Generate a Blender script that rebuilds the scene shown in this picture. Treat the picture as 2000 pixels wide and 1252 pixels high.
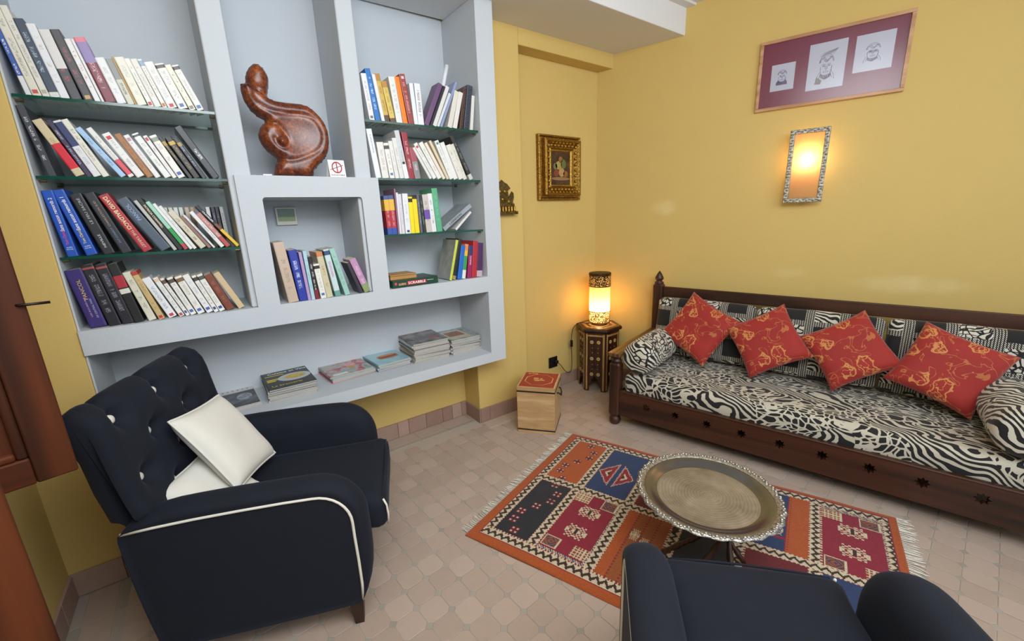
import bpy, bmesh, math, random
from mathutils import Vector, Matrix, noise as mnoise
from math import sin, cos, tan, pi, radians, sqrt, atan2, exp, floor, hypot
random.seed(7)
for o in list(bpy.data.objects): bpy.data.objects.remove(o, do_unlink=True)
SC = bpy.context.scene
COL = SC.collection

# ------------------------------------------------------------------ camera, world, light, exposure
def make_camera():
    yaw, pitch, roll = radians(36.146), radians(14.097), radians(-2.079)
    F = Vector((sin(yaw)*cos(pitch), cos(yaw)*cos(pitch), -sin(pitch)))
    R0 = Vector((cos(yaw), -sin(yaw), 0)); U0 = R0.cross(F)
    R = R0*cos(roll) + U0*sin(roll); U = -R0*sin(roll) + U0*cos(roll)
    cd = bpy.data.cameras.new('camera'); co = bpy.data.objects.new('camera', cd); COL.objects.link(co)
    co.matrix_world = Matrix(((R.x, U.x, -F.x, 0.4143), (R.y, U.y, -F.y, -2.1973), (R.z, U.z, -F.z, 1.4413), (0, 0, 0, 1)))
    cd.sensor_width = 36; cd.lens = 14.735; cd.clip_start = 0.02; cd.clip_end = 100
    SC.camera = co
make_camera()
W = bpy.data.worlds.new('world'); SC.world = W; W.use_nodes = True
bg = W.node_tree.nodes['Background']; bg.inputs[0].default_value = (0.80, 0.90, 1.0, 1); bg.inputs[1].default_value = 0.5
def area(name, loc, target, sx, sy, power, color):
    l = bpy.data.lights.new(name, 'AREA'); l.shape = 'RECTANGLE'; l.size = sx; l.size_y = sy; l.energy = power; l.color = color
    o = bpy.data.objects.new(name, l); COL.objects.link(o); o.location = loc
    o.rotation_euler = (Vector(target) - Vector(loc)).to_track_quat('-Z', 'Y').to_euler()
    return o
area('courtyard_daylight', (1.5, -3.3, 2.45), (1.6, -0.2, 1.25), 2.8, 1.3, 36, (0.88, 0.95, 1.0))
area('ceiling_bounce', (0.80, -2.15, 2.60), (1.30, -0.45, 1.0), 1.5, 1.3, 44, (0.92, 0.96, 1.0))
VS = SC.view_settings
VS.view_transform = 'Standard'; VS.look = 'None'; VS.exposure = 0.60; VS.gamma = 1.0; VS.use_curve_mapping = False

# ------------------------------------------------------------------ helpers
def lin(c):
    if isinstance(c, str):
        c = [int(c[i:i+2], 16)/255 for i in (0, 2, 4)]
    return tuple(x/12.92 if x <= .04045 else ((x+.055)/1.055)**2.4 for x in c[:3]) + (1,)
class MB:
    def __init__(s): s.v = []; s.f = []; s.m = []
    def add(s, verts, faces, mi=0):
        b = len(s.v); s.v += [tuple(v) for v in verts]; s.f += [tuple(i+b for i in f) for f in faces]; s.m += [mi]*len(faces); return s
    def box(s, x0, x1, y0, y1, z0, z1, mi=0):
        return s.add([(x0,y0,z0),(x1,y0,z0),(x1,y1,z0),(x0,y1,z0),(x0,y0,z1),(x1,y0,z1),(x1,y1,z1),(x0,y1,z1)],
                     [(0,3,2,1),(4,5,6,7),(0,1,5,4),(1,2,6,5),(2,3,7,6),(3,0,4,7)], mi)
    def rings(s, rings, close=True, cap=True, mi=0):
        n = len(rings[0]); V = [p for r in rings for p in r]; F = []
        for i in range(len(rings)-1):
            for j in range(n if close else n-1):
                k = (j+1) % n; F.append((i*n+j, i*n+k, (i+1)*n+k, (i+1)*n+j))
        if cap:
            F.append(tuple(range(n-1, -1, -1))); F.append(tuple((len(rings)-1)*n+j for j in range(n)))
        return s.add(V, F, mi)
    def lathe(s, prof, seg=16, c=(0,0,0), mi=0):
        return s.rings([[(c[0]+r*cos(2*pi*j/seg), c[1]+r*sin(2*pi*j/seg), c[2]+z) for j in range(seg)] for r, z in prof], mi=mi)
    def tube(s, pts, r, seg=8, closed=False, mi=0, flat=1.0):
        P = [Vector(p) for p in pts]; n = len(P); rg = []
        up = Vector((0.13, 0.21, 0.97))
        for i in range(n):
            if closed: t = P[(i+1) % n]-P[i-1]
            else: t = P[min(i+1, n-1)]-P[max(i-1, 0)]
            t.normalize(); a = t.cross(up)
            if a.length < 1e-4: a = t.cross(Vector((1,0,0)))
            a.normalize(); b = t.cross(a); rr = r[i] if isinstance(r, (list, tuple)) else r
            rg.append([P[i]+a*(rr*cos(2*pi*j/seg))+b*(rr*flat*sin(2*pi*j/seg)) for j in range(seg)])
        if closed: rg.append(rg[0]); return s.rings(rg, cap=False, mi=mi)
        return s.rings(rg, mi=mi)
    def prism(s, poly, fn0, fn1, mi=0):      # poly of 2d points, fn maps to 3d for the two ends
        n = len(poly); V = [fn0(p) for p in poly]+[fn1(p) for p in poly]
        F = [tuple(range(n-1, -1, -1)), tuple(range(n, 2*n))]+[(j, (j+1) % n, n+(j+1) % n, n+j) for j in range(n)]
        return s.add(V, F, mi)
    def mesh(s, name, mats, smooth=False, fix=True):
        me = bpy.data.meshes.new(name); me.from_pydata(s.v, [], s.f)
        for m in (mats if isinstance(mats, (list, tuple)) else [mats]): me.materials.append(m)
        me.polygons.foreach_set('material_index', s.m)
        if fix:
            bm = bmesh.new(); bm.from_mesh(me); bmesh.ops.recalc_face_normals(bm, faces=bm.faces); bm.to_mesh(me); bm.free()
        if smooth: me.polygons.foreach_set('use_smooth', [True]*len(me.polygons))
        me.update(); return me
    def build(s, name, mats, parent=None, smooth=False, bevel=0, seg=2, loc=None, rot=None, fix=True, angle=None):
        o = bpy.data.objects.new(name, s.mesh(name, mats, smooth, fix)); COL.objects.link(o); o.parent = parent
        if loc is not None: o.location = loc
        if rot is not None: o.rotation_euler = rot
        if bevel:
            b = o.modifiers.new('bevel', 'BEVEL'); b.width = bevel; b.segments = seg; b.limit_method = 'ANGLE'; b.angle_limit = radians(35)
            if not smooth: o.data.polygons.foreach_set('use_smooth', [True]*len(o.data.polygons)); o.modifiers.new('wn', 'WEIGHTED_NORMAL')
        return o
def link(name, me, parent=None, loc=None, rot=None):
    o = bpy.data.objects.new(name, me); COL.objects.link(o); o.parent = parent
    if loc is not None: o.location = loc
    if rot is not None: o.rotation_euler = rot
    return o
def thing(name, label, cat, loc=(0,0,0), rot=(0,0,0), group=None):
    o = bpy.data.objects.new(name, None); COL.objects.link(o); o.empty_display_size = .05
    o.location = loc; o.rotation_euler = rot; o['label'] = label; o['category'] = cat
    if group: o['group'] = group
    return o
def tag(o, label, cat, group=None):
    o['label'] = label; o['category'] = cat
    if group: o['group'] = group
    return o
def struct(o): o['kind'] = 'structure'; return o
def text_mesh(txt, bold=False):
    c = bpy.data.curves.new('t', 'FONT'); c.body = txt; c.size = 1; c.resolution_u = 2; c.align_x = 'CENTER'; c.align_y = 'CENTER'
    if bold: c.offset = .018
    o = bpy.data.objects.new('t', c); COL.objects.link(o); bpy.context.view_layer.update()
    me = bpy.data.meshes.new_from_object(o.evaluated_get(bpy.context.evaluated_depsgraph_get()))
    bpy.data.objects.remove(o, do_unlink=True); bpy.data.curves.remove(c)
    return me
def lettering(txt, mat, parent, center, xdir, ydir, length, height=None, bold=False, name='lettering'):
    me = text_mesh(txt, bold)
    xs = [v.co.x for v in me.vertices]; ys = [v.co.y for v in me.vertices]
    if not xs: return
    w = max(xs)-min(xs); h = max(ys)-min(ys); cx = (max(xs)+min(xs))/2; cy = (max(ys)+min(ys))/2
    sx = length/w; sy = sx if height is None else height/h
    X = Vector(xdir); Y = Vector(ydir); C = Vector(center)
    for v in me.vertices:
        v.co = C + X*((v.co.x-cx)*sx) + Y*((v.co.y-cy)*sy)
    me.materials.clear(); me.materials.append(mat)
    return link(name, me, parent)

# ------------------------------------------------------------------ materials
MC = {}
class NT:
    def __init__(s, m): s.t = m.node_tree; s.n = s.t.nodes; s.l = s.t.links
    def new(s, typ, **kw):
        n = s.n.new(typ)
        for k, v in kw.items():
            if k.startswith('i_'):
                key = k[2:]; key = int(key) if key.isdigit() else key.replace('_', ' ')
                s.put(n.inputs[key], v)
            else: setattr(n, k, v)
        return n
    def put(s, inp, v):
        if isinstance(v, bpy.types.NodeSocket): s.l.new(v, inp)
        else: inp.default_value = v
    def math(s, op, a, b=0.0, clamp=False):
        n = s.n.new('ShaderNodeMath'); n.operation = op; n.use_clamp = clamp; s.put(n.inputs[0], a); s.put(n.inputs[1], b); return n.outputs[0]
    def mix(s, f, a, b, blend='MIX'):
        n = s.n.new('ShaderNodeMix'); n.data_type = 'RGBA'; n.blend_type = blend; s.put(n.inputs[0], f); s.put(n.inputs[6], a); s.put(n.inputs[7], b); return n.outputs[2]
    def obj(s): return s.new('ShaderNodeTexCoord').outputs['Object']
    def xyz(s, v): n = s.new('ShaderNodeSeparateXYZ', i_0=v); return n.outputs
    def noise(s, vec, scale, detail=2.0, rough=.5, dist=0.0):
        n = s.new('ShaderNodeTexNoise', i_Vector=vec, i_Scale=scale, i_Detail=detail, i_Roughness=rough, i_Distortion=dist); return n.outputs[0]
    def ramp(s, f, stops, interp='LINEAR'):
        n = s.n.new('ShaderNodeValToRGB'); s.put(n.inputs[0], f); cr = n.color_ramp; cr.interpolation = interp
        while len(cr.elements) < len(stops): cr.elements.new(.5)
        for e, (p, c) in zip(cr.elements, stops): e.position = p; e.color = c if len(c) == 4 else tuple(c)+(1,)
        return n.outputs[0]
    def bump(s, h, strength=.3, dist=.002):
        return s.new('ShaderNodeBump', i_Strength=strength, i_Distance=dist, i_Height=h).outputs[0]
def base(name, rough=.6, metal=0.0, **kw):
    m = bpy.data.materials.new(name); m.use_nodes = True; t = NT(m); b = m.node_tree.nodes['Principled BSDF']
    b.inputs['Roughness'].default_value = rough; b.inputs['Metallic'].default_value = metal
    for k, v in kw.items(): b.inputs[k.replace('_', ' ')].default_value = v
    return m, t, b
def plain(c, rough=.6, metal=0.0, var=.06, scale=30, bump=0.0, bscale=200, **kw):
    key = ('p', c, rough, metal, var, scale, bump, bscale, tuple(sorted(kw.items())))
    if key in MC: return MC[key]
    m, t, b = base('plain_'+str(c), rough, metal, **kw)
    C = lin(c); v = t.obj()
    if var:
        n = t.noise(v, scale, 3)
        col = t.mix(n, tuple(x*(1-var) for x in C[:3])+(1,), tuple(min(1, x*(1+var)) for x in C[:3])+(1,))
        t.put(b.inputs['Base Color'], col)
    else: b.inputs['Base Color'].default_value = C
    if bump: t.put(b.inputs['Normal'], t.bump(t.noise(v, bscale, 2), bump, .001))
    MC[key] = m; return m
def wood(c1, c2, axis=0, scale=14, rough=.4, stretch=.08, name='wood', bump=.1):
    key = ('w', c1, c2, axis, scale, rough, stretch)
    if key in MC: return MC[key]
    m, t, b = base(name, rough)
    if rough > .5: b.inputs['Specular IOR Level'].default_value = .2
    mp = t.new('ShaderNodeMapping', i_Vector=t.obj()); sc = [1, 1, 1]; sc[axis] = stretch; mp.inputs['Scale'].default_value = sc
    n = t.noise(mp.outputs[0], scale, 5, .6, 1.2)
    wv = t.new('ShaderNodeTexWave', i_Vector=mp.outputs[0], i_Scale=scale*.9, i_Distortion=9.0, i_Detail=3.0)
    wv.bands_direction = 'Y' if axis != 1 else 'X'
    f = t.math('ADD', t.math('MULTIPLY', n, .7), t.math('MULTIPLY', wv.outputs[1], .3))
    t.put(b.inputs['Base Color'], t.ramp(f, [(.28, lin(c1)), (.75, lin(c2))]))
    if bump: t.put(b.inputs['Normal'], t.bump(f, bump, .001))
    MC[key] = m; return m
def wall_mat(name, c, var=.05, patch=None):
    m, t, b = base(name, .75)
    v = t.obj(); C = lin(c)
    n = t.noise(v, 2.2, 4, .6); n2 = t.noise(v, 14, 4, .6)
    f = t.math('ADD', t.math('MULTIPLY', n, .7), t.math('MULTIPLY', n2, .3))
    col = t.mix(f, tuple(x*(1-var) for x in C[:3])+(1,), tuple(min(1, x*(1+var)) for x in C[:3])+(1,))
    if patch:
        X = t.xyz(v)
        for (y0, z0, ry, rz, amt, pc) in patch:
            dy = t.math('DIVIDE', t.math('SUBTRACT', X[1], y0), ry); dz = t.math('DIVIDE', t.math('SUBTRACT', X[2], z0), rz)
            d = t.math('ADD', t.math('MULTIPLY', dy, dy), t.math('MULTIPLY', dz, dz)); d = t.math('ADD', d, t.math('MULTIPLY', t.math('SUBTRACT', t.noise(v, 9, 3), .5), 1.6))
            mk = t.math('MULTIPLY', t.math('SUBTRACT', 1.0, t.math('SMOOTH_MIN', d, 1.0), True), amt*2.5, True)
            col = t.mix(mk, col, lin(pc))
    t.put(b.inputs['Base Color'], col)
    t.put(b.inputs['Normal'], t.bump(t.noise(v, 60, 4, .6), .18, .004))
    return m
YEL = wall_mat('yellow_plaster', 'cfb26a')
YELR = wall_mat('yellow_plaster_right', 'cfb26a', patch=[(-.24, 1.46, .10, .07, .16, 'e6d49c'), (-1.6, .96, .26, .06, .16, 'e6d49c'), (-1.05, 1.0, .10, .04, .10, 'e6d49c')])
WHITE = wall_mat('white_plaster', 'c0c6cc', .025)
CEIL = wall_mat('white_ceiling', 'dcdcdc', .02)
DWOOD = wood('22110a', '4a2817', 0, 10, .42)
DWOODZ = wood('22110a', '482716', 2, 10, .42)
SHUT = wood('2a1105', '5e2c10', 2, 9, .6)
SHUTX = wood('2a1105', '5e2c10', 0, 9, .6)
SHUT2 = wood('2e1306', '622f12', 2, 9, .6)
CHROME = plain('c8c8c8', .2, 1.0, 0)
BLACK = plain('15151a', .45, 0, .1)
def glass_mat(name='shelf_glass', tint='f0f8f4', ior=1.45, rough=.02):
    m = bpy.data.materials.new(name); m.use_nodes = True; t = NT(m); m.node_tree.nodes.remove(m.node_tree.nodes['Principled BSDF'])
    fr = t.new('ShaderNodeFresnel', i_IOR=ior); ge = t.new('ShaderNodeNewGeometry'); fac = t.math('MULTIPLY', fr.outputs[0], t.math('SUBTRACT', 1.0, ge.outputs['Backfacing'])); tr = t.new('ShaderNodeBsdfTransparent', i_Color=lin(tint)); gl = t.new('ShaderNodeBsdfGlossy', i_Roughness=rough)
    mx = t.new('ShaderNodeMixShader', i_0=fac, i_1=tr.outputs[0], i_2=gl.outputs[0])
    t.l.new(mx.outputs[0], m.node_tree.nodes['Material Output'].inputs['Surface']); return m
GLASS = glass_mat()
GEDGE = plain('14493b', .15, 0, .1, 60)
def fabric(c, var=.15, rough=.8, sheen=.25, bump=.25, bs=900, tint='6c86b0'):
    key = ('f', c, var, sheen)
    if key in MC: return MC[key]
    m, t, b = base('fabric_'+c, rough)
    b.inputs['Specular IOR Level'].default_value = .25
    b.inputs['Sheen Weight'].default_value = sheen; b.inputs['Sheen Roughness'].default_value = .4; b.inputs['Sheen Tint'].default_value = lin(tint)
    v = t.obj(); C = lin(c)
    n = t.noise(v, 12, 4)
    t.put(b.inputs['Base Color'], t.mix(n, tuple(x*(1-var) for x in C[:3])+(1,), tuple(min(1, x*(1+var)) for x in C[:3])+(1,)))
    t.put(b.inputs['Normal'], t.bump(t.noise(v, bs, 2), bump, .0006))
    MC[key] = m; return m
CHAIRM = fabric('181b25', .15, .85, .10, tint='8a98b0')
PIPING = fabric('d8d4c8', .06, .8, .1)
CUSHW = fabric('d6d2c8', .05, .85, .2, .4, 700, 'ffffff')
# ------------------------------------------------------------------ the setting
AW = radians(17.7)                       # right wall runs at this angle to the bookcase wall's normal
RWX = 3.243                              # where its plane crosses y = 0
def on_right(s, d=0.0, z=0.0):           # s along the wall (0 at y=0, negative towards the room's open side), d out of the wall
    return Vector((RWX - s*sin(AW) - d*cos(AW), s*cos(AW) - d*sin(AW), z))
RWROT = (0, 0, AW)                       # local x points into the wall, local y along it

wl = struct(MB().box(-.40, -.227, -3.4, .12, 0, 2.77).build('wall_left', YEL))
wb = struct(MB().box(-.40, -.001, 0, .5, 0, 2.77).build('wall_back_left', YEL, bevel=.006))
wa = struct(MB().box(0, 1.99, .378, .5, 0, 2.77).build('wall_back', YEL))
wp = MB().box(1.838, 2.279, .178, .5, 0, 2.70); wp.box(2.279, 3.45, .178, .30, 2.494, 2.70)
wp = struct(wp.build('wall_pier', YEL, bevel=.006))
wn = struct(MB().box(2.279, 3.45, .30, .5, 0, 2.70).build('wall_niche', YEL))
a0, a1 = on_right(.75), on_right(-4.3)
mb = MB(); n = Vector((cos(AW), sin(AW), 0))*.15
mb.prism([(a0.x, a0.y), (a1.x, a1.y), (a1.x+n.x, a1.y+n.y), (a0.x+n.x, a0.y+n.y)], lambda p: (p[0], p[1], 0), lambda p: (p[0], p[1], 2.77))
struct(mb.build('wall_right', YELR))
mb = MB(); mb.box(-.4, 5.0, -4.1, .5, 2.77, 2.87); struct(mb.build('ceiling', CEIL))
mb = MB(); mb.prism([(-.30, -.28), (3.45, -.315), (3.45, .30), (-.30, .40)], lambda p: (p[0], p[1], 2.592), lambda p: (p[0], p[1], 2.775))
struct(mb.build('trim_1', CEIL, bevel=.006))
mb = MB(); mb.prism([(-.30, -.34), (3.5, -.375), (3.5, -.31), (-.30, -.275)], lambda p: (p[0], p[1], 2.755), lambda p: (p[0], p[1], 2.772))
struct(mb.build('trim_2', CEIL, bevel=.004))

# floor: mortar bed, octagon tiles with small square insets, border tiles along the walls
def tile_mat(name, c1, c2, rough=.42):
    m, t, b = base(name, rough)
    inf = t.new('ShaderNodeObjectInfo'); geo = t.new('ShaderNodeNewGeometry')
    rnd = t.math('ADD', inf.outputs['Random'], geo.outputs['Random Per Island']); rnd = t.math('FRACT', rnd)
    v = geo.outputs['Position']; n = t.noise(v, 22, 4, .65)
    f = t.math('ADD', t.math('MULTIPLY', rnd, .6), t.math('MULTIPLY', n, .4))
    col = t.ramp(f, [(.15, lin(c1)), (.8, lin(c2))]); t.put(b.inputs['Base Color'], col)
    t.put(b.inputs['Roughness'], t.math('ADD', .34, t.math('MULTIPLY', n, .25)))
    t.put(b.inputs['Normal'], t.bump(t.noise(v, 45, 3), .15, .002))
    return m
TILE = tile_mat('terracotta_tile', 'a89486', 'b5a193')
TSQ = tile_mat('grey_inset_tile', '979085', 'a69c91')
TBORD = tile_mat('border_tile', 'aa9b8e', 'b8a595')
TBASE = tile_mat('baseboard_tile', '8f7264', 'ab8f80')
fl = struct(MB().box(-.4, 4.9, -4.1, .5, -.08, -.0025).build('floor', plain('b3a597', .8, 0, .08, 40)))
PT = .0966; TA = radians(4.5); TO = Vector((1.033, -.806))
ex = Vector((cos(TA), sin(TA))); ey = Vector((-sin(TA), cos(TA)))
def chamfer_tile(poly, z0, z1, c=.0022):
    n = len(poly); cx = sum(p[0] for p in poly)/n; cy = sum(p[1] for p in poly)/n
    def ins(p): d = hypot(p[0]-cx, p[1]-cy); k = (d-c)/d; return (cx+(p[0]-cx)*k, cy+(p[1]-cy)*k)
    top = [ins(p) for p in poly]
    V = [(x, y, z0) for x, y in poly]+[(x, y, z1-.0008) for x, y in poly]+[(x, y, z1) for x, y in top]
    F = [(j, (j+1) % n, n+(j+1) % n, n+j) for j in range(n)]+[(n+j, n+(j+1) % n, 2*n+(j+1) % n, 2*n+j) for j in range(n)]+[tuple(2*n+j for j in range(n))]
    return V, F
CUT = .0155; g = .0011; h = PT/2-g
def rot2(p): v = ex*p[0]+ey*p[1]; return (v.x, v.y)
octp = [rot2(p) for p in [(-h+CUT, -h), (h-CUT, -h), (h, -h+CUT), (h, h-CUT), (h-CUT, h), (-h+CUT, h), (-h, h-CUT), (-h, -h+CUT)]]
sq = CUT-.0022; sqp = [rot2(p) for p in [(0, -sq-.004), (sq+.004, 0), (0, sq+.004), (-sq-.004, 0)]]
oV, oF = chamfer_tile(octp, -.0025, 0.0); sV, sF = chamfer_tile(sqp, -.0025, -.0002, .0015)
def in_room(x, y, m=.06):
    if x < -.227+.16 or y < -3.9: return False
    lim = .38-.24 if x < 1.84 else (.178-.13 if x < 2.28 else .30-.13)
    if x < 0: lim = -.14
    if y > lim: return False
    d = (RWX - x)*cos(AW) - y*sin(AW)
    return d > .07
cam = SC.camera; CI = cam.matrix_world.inverted(); FP = 14.735/36*2000
def seen(x, y, z=0):
    p = CI @ Vector((x, y, z))
    if p.z > -.05: return None
    return (1000+FP*p.x/-p.z, 626-FP*p.y/-p.z, -p.z)
def hidden_floor(x, y):
    # under the rug, the bookcase-side chair, the other chair or the sofa
    r = Vector((x-1.183, y+.712)); a = radians(18.3); bb = radians(-68.5)
    det = cos(a)*sin(bb)-sin(a)*cos(bb); s = (r.x*sin(bb)-r.y*cos(bb))/det; v = (cos(a)*r.y-sin(a)*r.x)/det
    if .02 < s < 1.08 and .02 < v < 1.6: return True
    p = Vector((x-.681, y+.878)); c, s_ = cos(radians(-22)), sin(radians(-22)); lx, ly = p.x*c+p.y*s_, -p.x*s_+p.y*c
    if -.75 < lx < .04 and 0 < ly < .8: return True
    p = Vector((x-1.67, y+2.095)); c, s_ = cos(radians(42)), sin(radians(42)); lx, ly = p.x*c+p.y*s_, -p.x*s_+p.y*c
    if -.9 < lx < .05 and 0 < ly < .7: return True
    p = Vector((x-2.556, y+.447)); c, s_ = cos(radians(-76.5)), sin(radians(-76.5)); lx, ly = p.x*c+p.y*s_, -p.x*s_+p.y*c
    return -.02 < lx < 2.0 and ly > .12
cells = []
for i in range(-45, 50):
    for j in range(-45, 30):
        c = TO+ex*(PT*(i+.5))+ey*(PT*(j+.5))
        if in_room(c.x, c.y): cells.append((c.x, c.y, 'o'))
        c = TO+ex*(PT*i)+ey*(PT*j)
        if in_room(c.x, c.y): cells.append((c.x, c.y, 's'))
def rank(c):
    p = seen(c[0], c[1])
    if p is None or not (-20 < p[0] < 2020 and -20 < p[1] < 1275) or hidden_floor(c[0], c[1]): return 1e9
    return p[2]
mes = {'o': MB().add(oV, oF).mesh('octagon_tile', TILE), 's': MB().add(sV, sF).mesh('square_tile', TSQ)}
for kind, nm in (('o', 'octagon_tile'), ('s', 'square_tile')):
    cs = sorted([c for c in cells if c[2] == kind], key=rank)
    V, F = (oV, oF) if kind == 'o' else (sV, sF)
    rest = MB()
    for q, c in enumerate(cs):
        if q < 290 and rank(c) < 1e8: link(nm, mes[kind], fl, (c[0], c[1], random.uniform(-.0004, .0004)))
        else:
            dz = random.uniform(-.0004, .0004); rest.add([(x+c[0], y+c[1], z+dz) for x, y, z in V], F)
    o = rest.build(nm+'s_far', TILE if kind == 'o' else TSQ, fl); o['kind'] = 'stuff'
# border tiles along the walls (long flat tiles with a narrow grey course)
def course(nm, p0, p1, w0, w1, length, mat, z=0.0):
    p0 = Vector(p0); p1 = Vector(p1); d = p1-p0; L = d.length; d.normalize(); nrm = Vector((d.y, -d.x)); x = 0
    while x < L-.01:
        x2 = min(L, x+length); q = [p0+d*(x+.0012)+nrm*(w0+.0012), p0+d*(x2-.0012)+nrm*(w0+.0012), p0+d*(x2-.0012)+nrm*(w1-.0012), p0+d*(x+.0012)+nrm*(w1-.0012)]
        V, F = chamfer_tile([(v.x, v.y) for v in q], -.0025, z); MB().add(V, F).build(nm, mat, fl); x = x2
course('border_tile', (0.0, .355), (1.83, .355), 0, .10, .20, TILE); course('border_strip', (0.0, .355), (1.83, .355), .10, .135, .20, TSQ)
course('border_strip', (-.215, -3.0), (-.215, -.012), 0, .035, .2, TSQ); course('border_tile', (-.215, -3.0), (-.215, -.012), .035, .13, .2, TILE)
course('border_strip', (-.215, -3.0), (-.215, -.012), .13, .165, .2, TSQ)
course('border_tile', (1.842, .166), (2.27, .166), 0, .10, .2, TBORD); course('border_tile', (2.285, .285), (3.12, .285), 0, .10, .2, TBORD)

# tiled baseboards
def baseboard(nm, p0, p1, length=.13, hgt=.103, th=.012):
    p0 = Vector(p0); p1 = Vector(p1); d = p1-p0; L = d.length; d.normalize(); nrm = Vector((d.y, -d.x))
    root = bpy.data.objects.new(nm, None); COL.objects.link(root); struct(root); root.location = (p0.x, p0.y, 0)
    x = 0
    while x < L-.005:
        x2 = min(L, x+length*random.choice((.6, 1, 1.25)))
        if L-x2 < .03: x2 = L
        q = [d*(x+.001), d*(x2-.001), d*(x2-.001)+nrm*th, d*(x+.001)+nrm*th]
        mb = MB().prism([(v.x, v.y) for v in q], lambda p: (p[0], p[1], 0), lambda p: (p[0], p[1], hgt+random.uniform(-.0, .002)))
        mb.build('tile', TBASE, root, bevel=.0015); x = x2
    return root
baseboard('baseboard_back_left', (-.227, 0), (-.001, 0))
baseboard('baseboard_left', (-.227, -3.0), (-.227, -.013))
baseboard('baseboard_back', (0, .378), (1.838, .378), th=.02)
baseboard('baseboard_pier', (1.838-.0, .178), (2.279, .178))
baseboard('baseboard_pier_side', (1.838, .378-.02), (1.838, .178-.012))
baseboard('baseboard_niche', (2.279, .30), (3.14, .30))
r0, r1 = on_right(.28), on_right(-4.0); baseboard('baseboard_right', (r0.x, r0.y), (r1.x, r1.y), .16)

# ------------------------------------------------------------------ built-in bookcase
X1, X2, X3, X4, X5, X6 = .567, .656, 1.100, 1.179, 1.835, 1.950
ZST, ZSB, ZLT, ZLB = 1.076, .980, .575, .511
bc = thing('bookcase', 'white plaster built-in bookcase filling the yellow alcove', 'bookcase', (0, 0, 0))
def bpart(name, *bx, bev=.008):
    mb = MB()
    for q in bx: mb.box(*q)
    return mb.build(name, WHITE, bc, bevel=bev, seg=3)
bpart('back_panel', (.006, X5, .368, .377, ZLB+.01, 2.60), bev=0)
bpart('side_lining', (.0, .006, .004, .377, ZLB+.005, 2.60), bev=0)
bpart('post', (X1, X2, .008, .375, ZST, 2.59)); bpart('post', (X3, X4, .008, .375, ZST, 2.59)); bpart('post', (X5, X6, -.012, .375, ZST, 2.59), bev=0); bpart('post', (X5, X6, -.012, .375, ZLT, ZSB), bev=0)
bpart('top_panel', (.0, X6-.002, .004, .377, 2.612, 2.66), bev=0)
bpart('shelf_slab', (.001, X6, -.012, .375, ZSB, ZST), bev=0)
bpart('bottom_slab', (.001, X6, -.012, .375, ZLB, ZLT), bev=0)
BX1, BX2, BT, NX1, NX2, NTOP, BY = .590, 1.206, 1.648, .680, 1.115, 1.556, -.012
mb = MB()
def arch(k):  # niche opening with softly rounded upper corners
    r = .014; p = [(NX1, ZST)]
    for q in range(7): a = pi-q*pi/12; p.append((NX1+r+r*cos(a), NTOP-r+r*sin(a)))
    for q in range(7): a = pi/2-q*pi/12; p.append((NX2-r+r*cos(a), NTOP-r+r*sin(a)))
    p.append((NX2, ZST)); return p
op = arch(0)
outer = [(BX1, ZST), (BX1, BT), (BX2, BT), (BX2, ZST)]
face = outer + op[::-1]
mb = MB(); mb.prism(face, lambda p: (p[0], BY, p[1]), lambda p: (p[0], .372, p[1])); mb.build('niche_surround', WHITE, bc)
# steel shelf pegs (parts of the bookcase)
pegm = MB().lathe([(.005, 0), (.005, .018), (.003, .019)], 8).mesh('peg', plain('8a7a60', .3, 1.0, 0))
GL = dict(L1=(1.892, .008, X1-.001), L2=(1.632, .008, X1-.001), L3=(1.350, .008, X1-.001), R1=(1.923, X4+.001, X5-.001), R2=(1.650, BX2+.001, X5-.001), R3=(1.364, BX2+.001, X5-.001))
GNAME = dict(L1='uppermost of the three glass shelves in the shutter-side column', L2='middle of the three glass shelves in the shutter-side column', L3='lowest of the three glass shelves in the shutter-side column',
             R1='uppermost of the three glass shelves in the lamp-side column', R2='middle of the three glass shelves in the lamp-side column', R3='lowest of the three glass shelves in the lamp-side column')
for k, (zt, xa, xb) in GL.items():
    g_ = thing('glass_shelf', GNAME[k], 'shelf', ((xa+xb)/2, .012, zt-.010), group='glass shelves of the bookcase')
    w = (xb-xa)/2
    MB().box(-w, w, .0012, .345, 0, .0098).build('pane', GLASS, g_)
    MB().box(-w, w, 0, .0012, 0, .0098).build('green_edge', GEDGE, g_)
    MB().box(-w, w, .345, .3465, 0, .0098).build('green_edge', GEDGE, g_)
    for x, sg in ((xa, 1), (xb, -1)):
        for y in (.045, .30): link('shelf_peg', pegm, bc, (x, y, zt-.0155), (0, sg*pi/2, 0))
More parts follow.
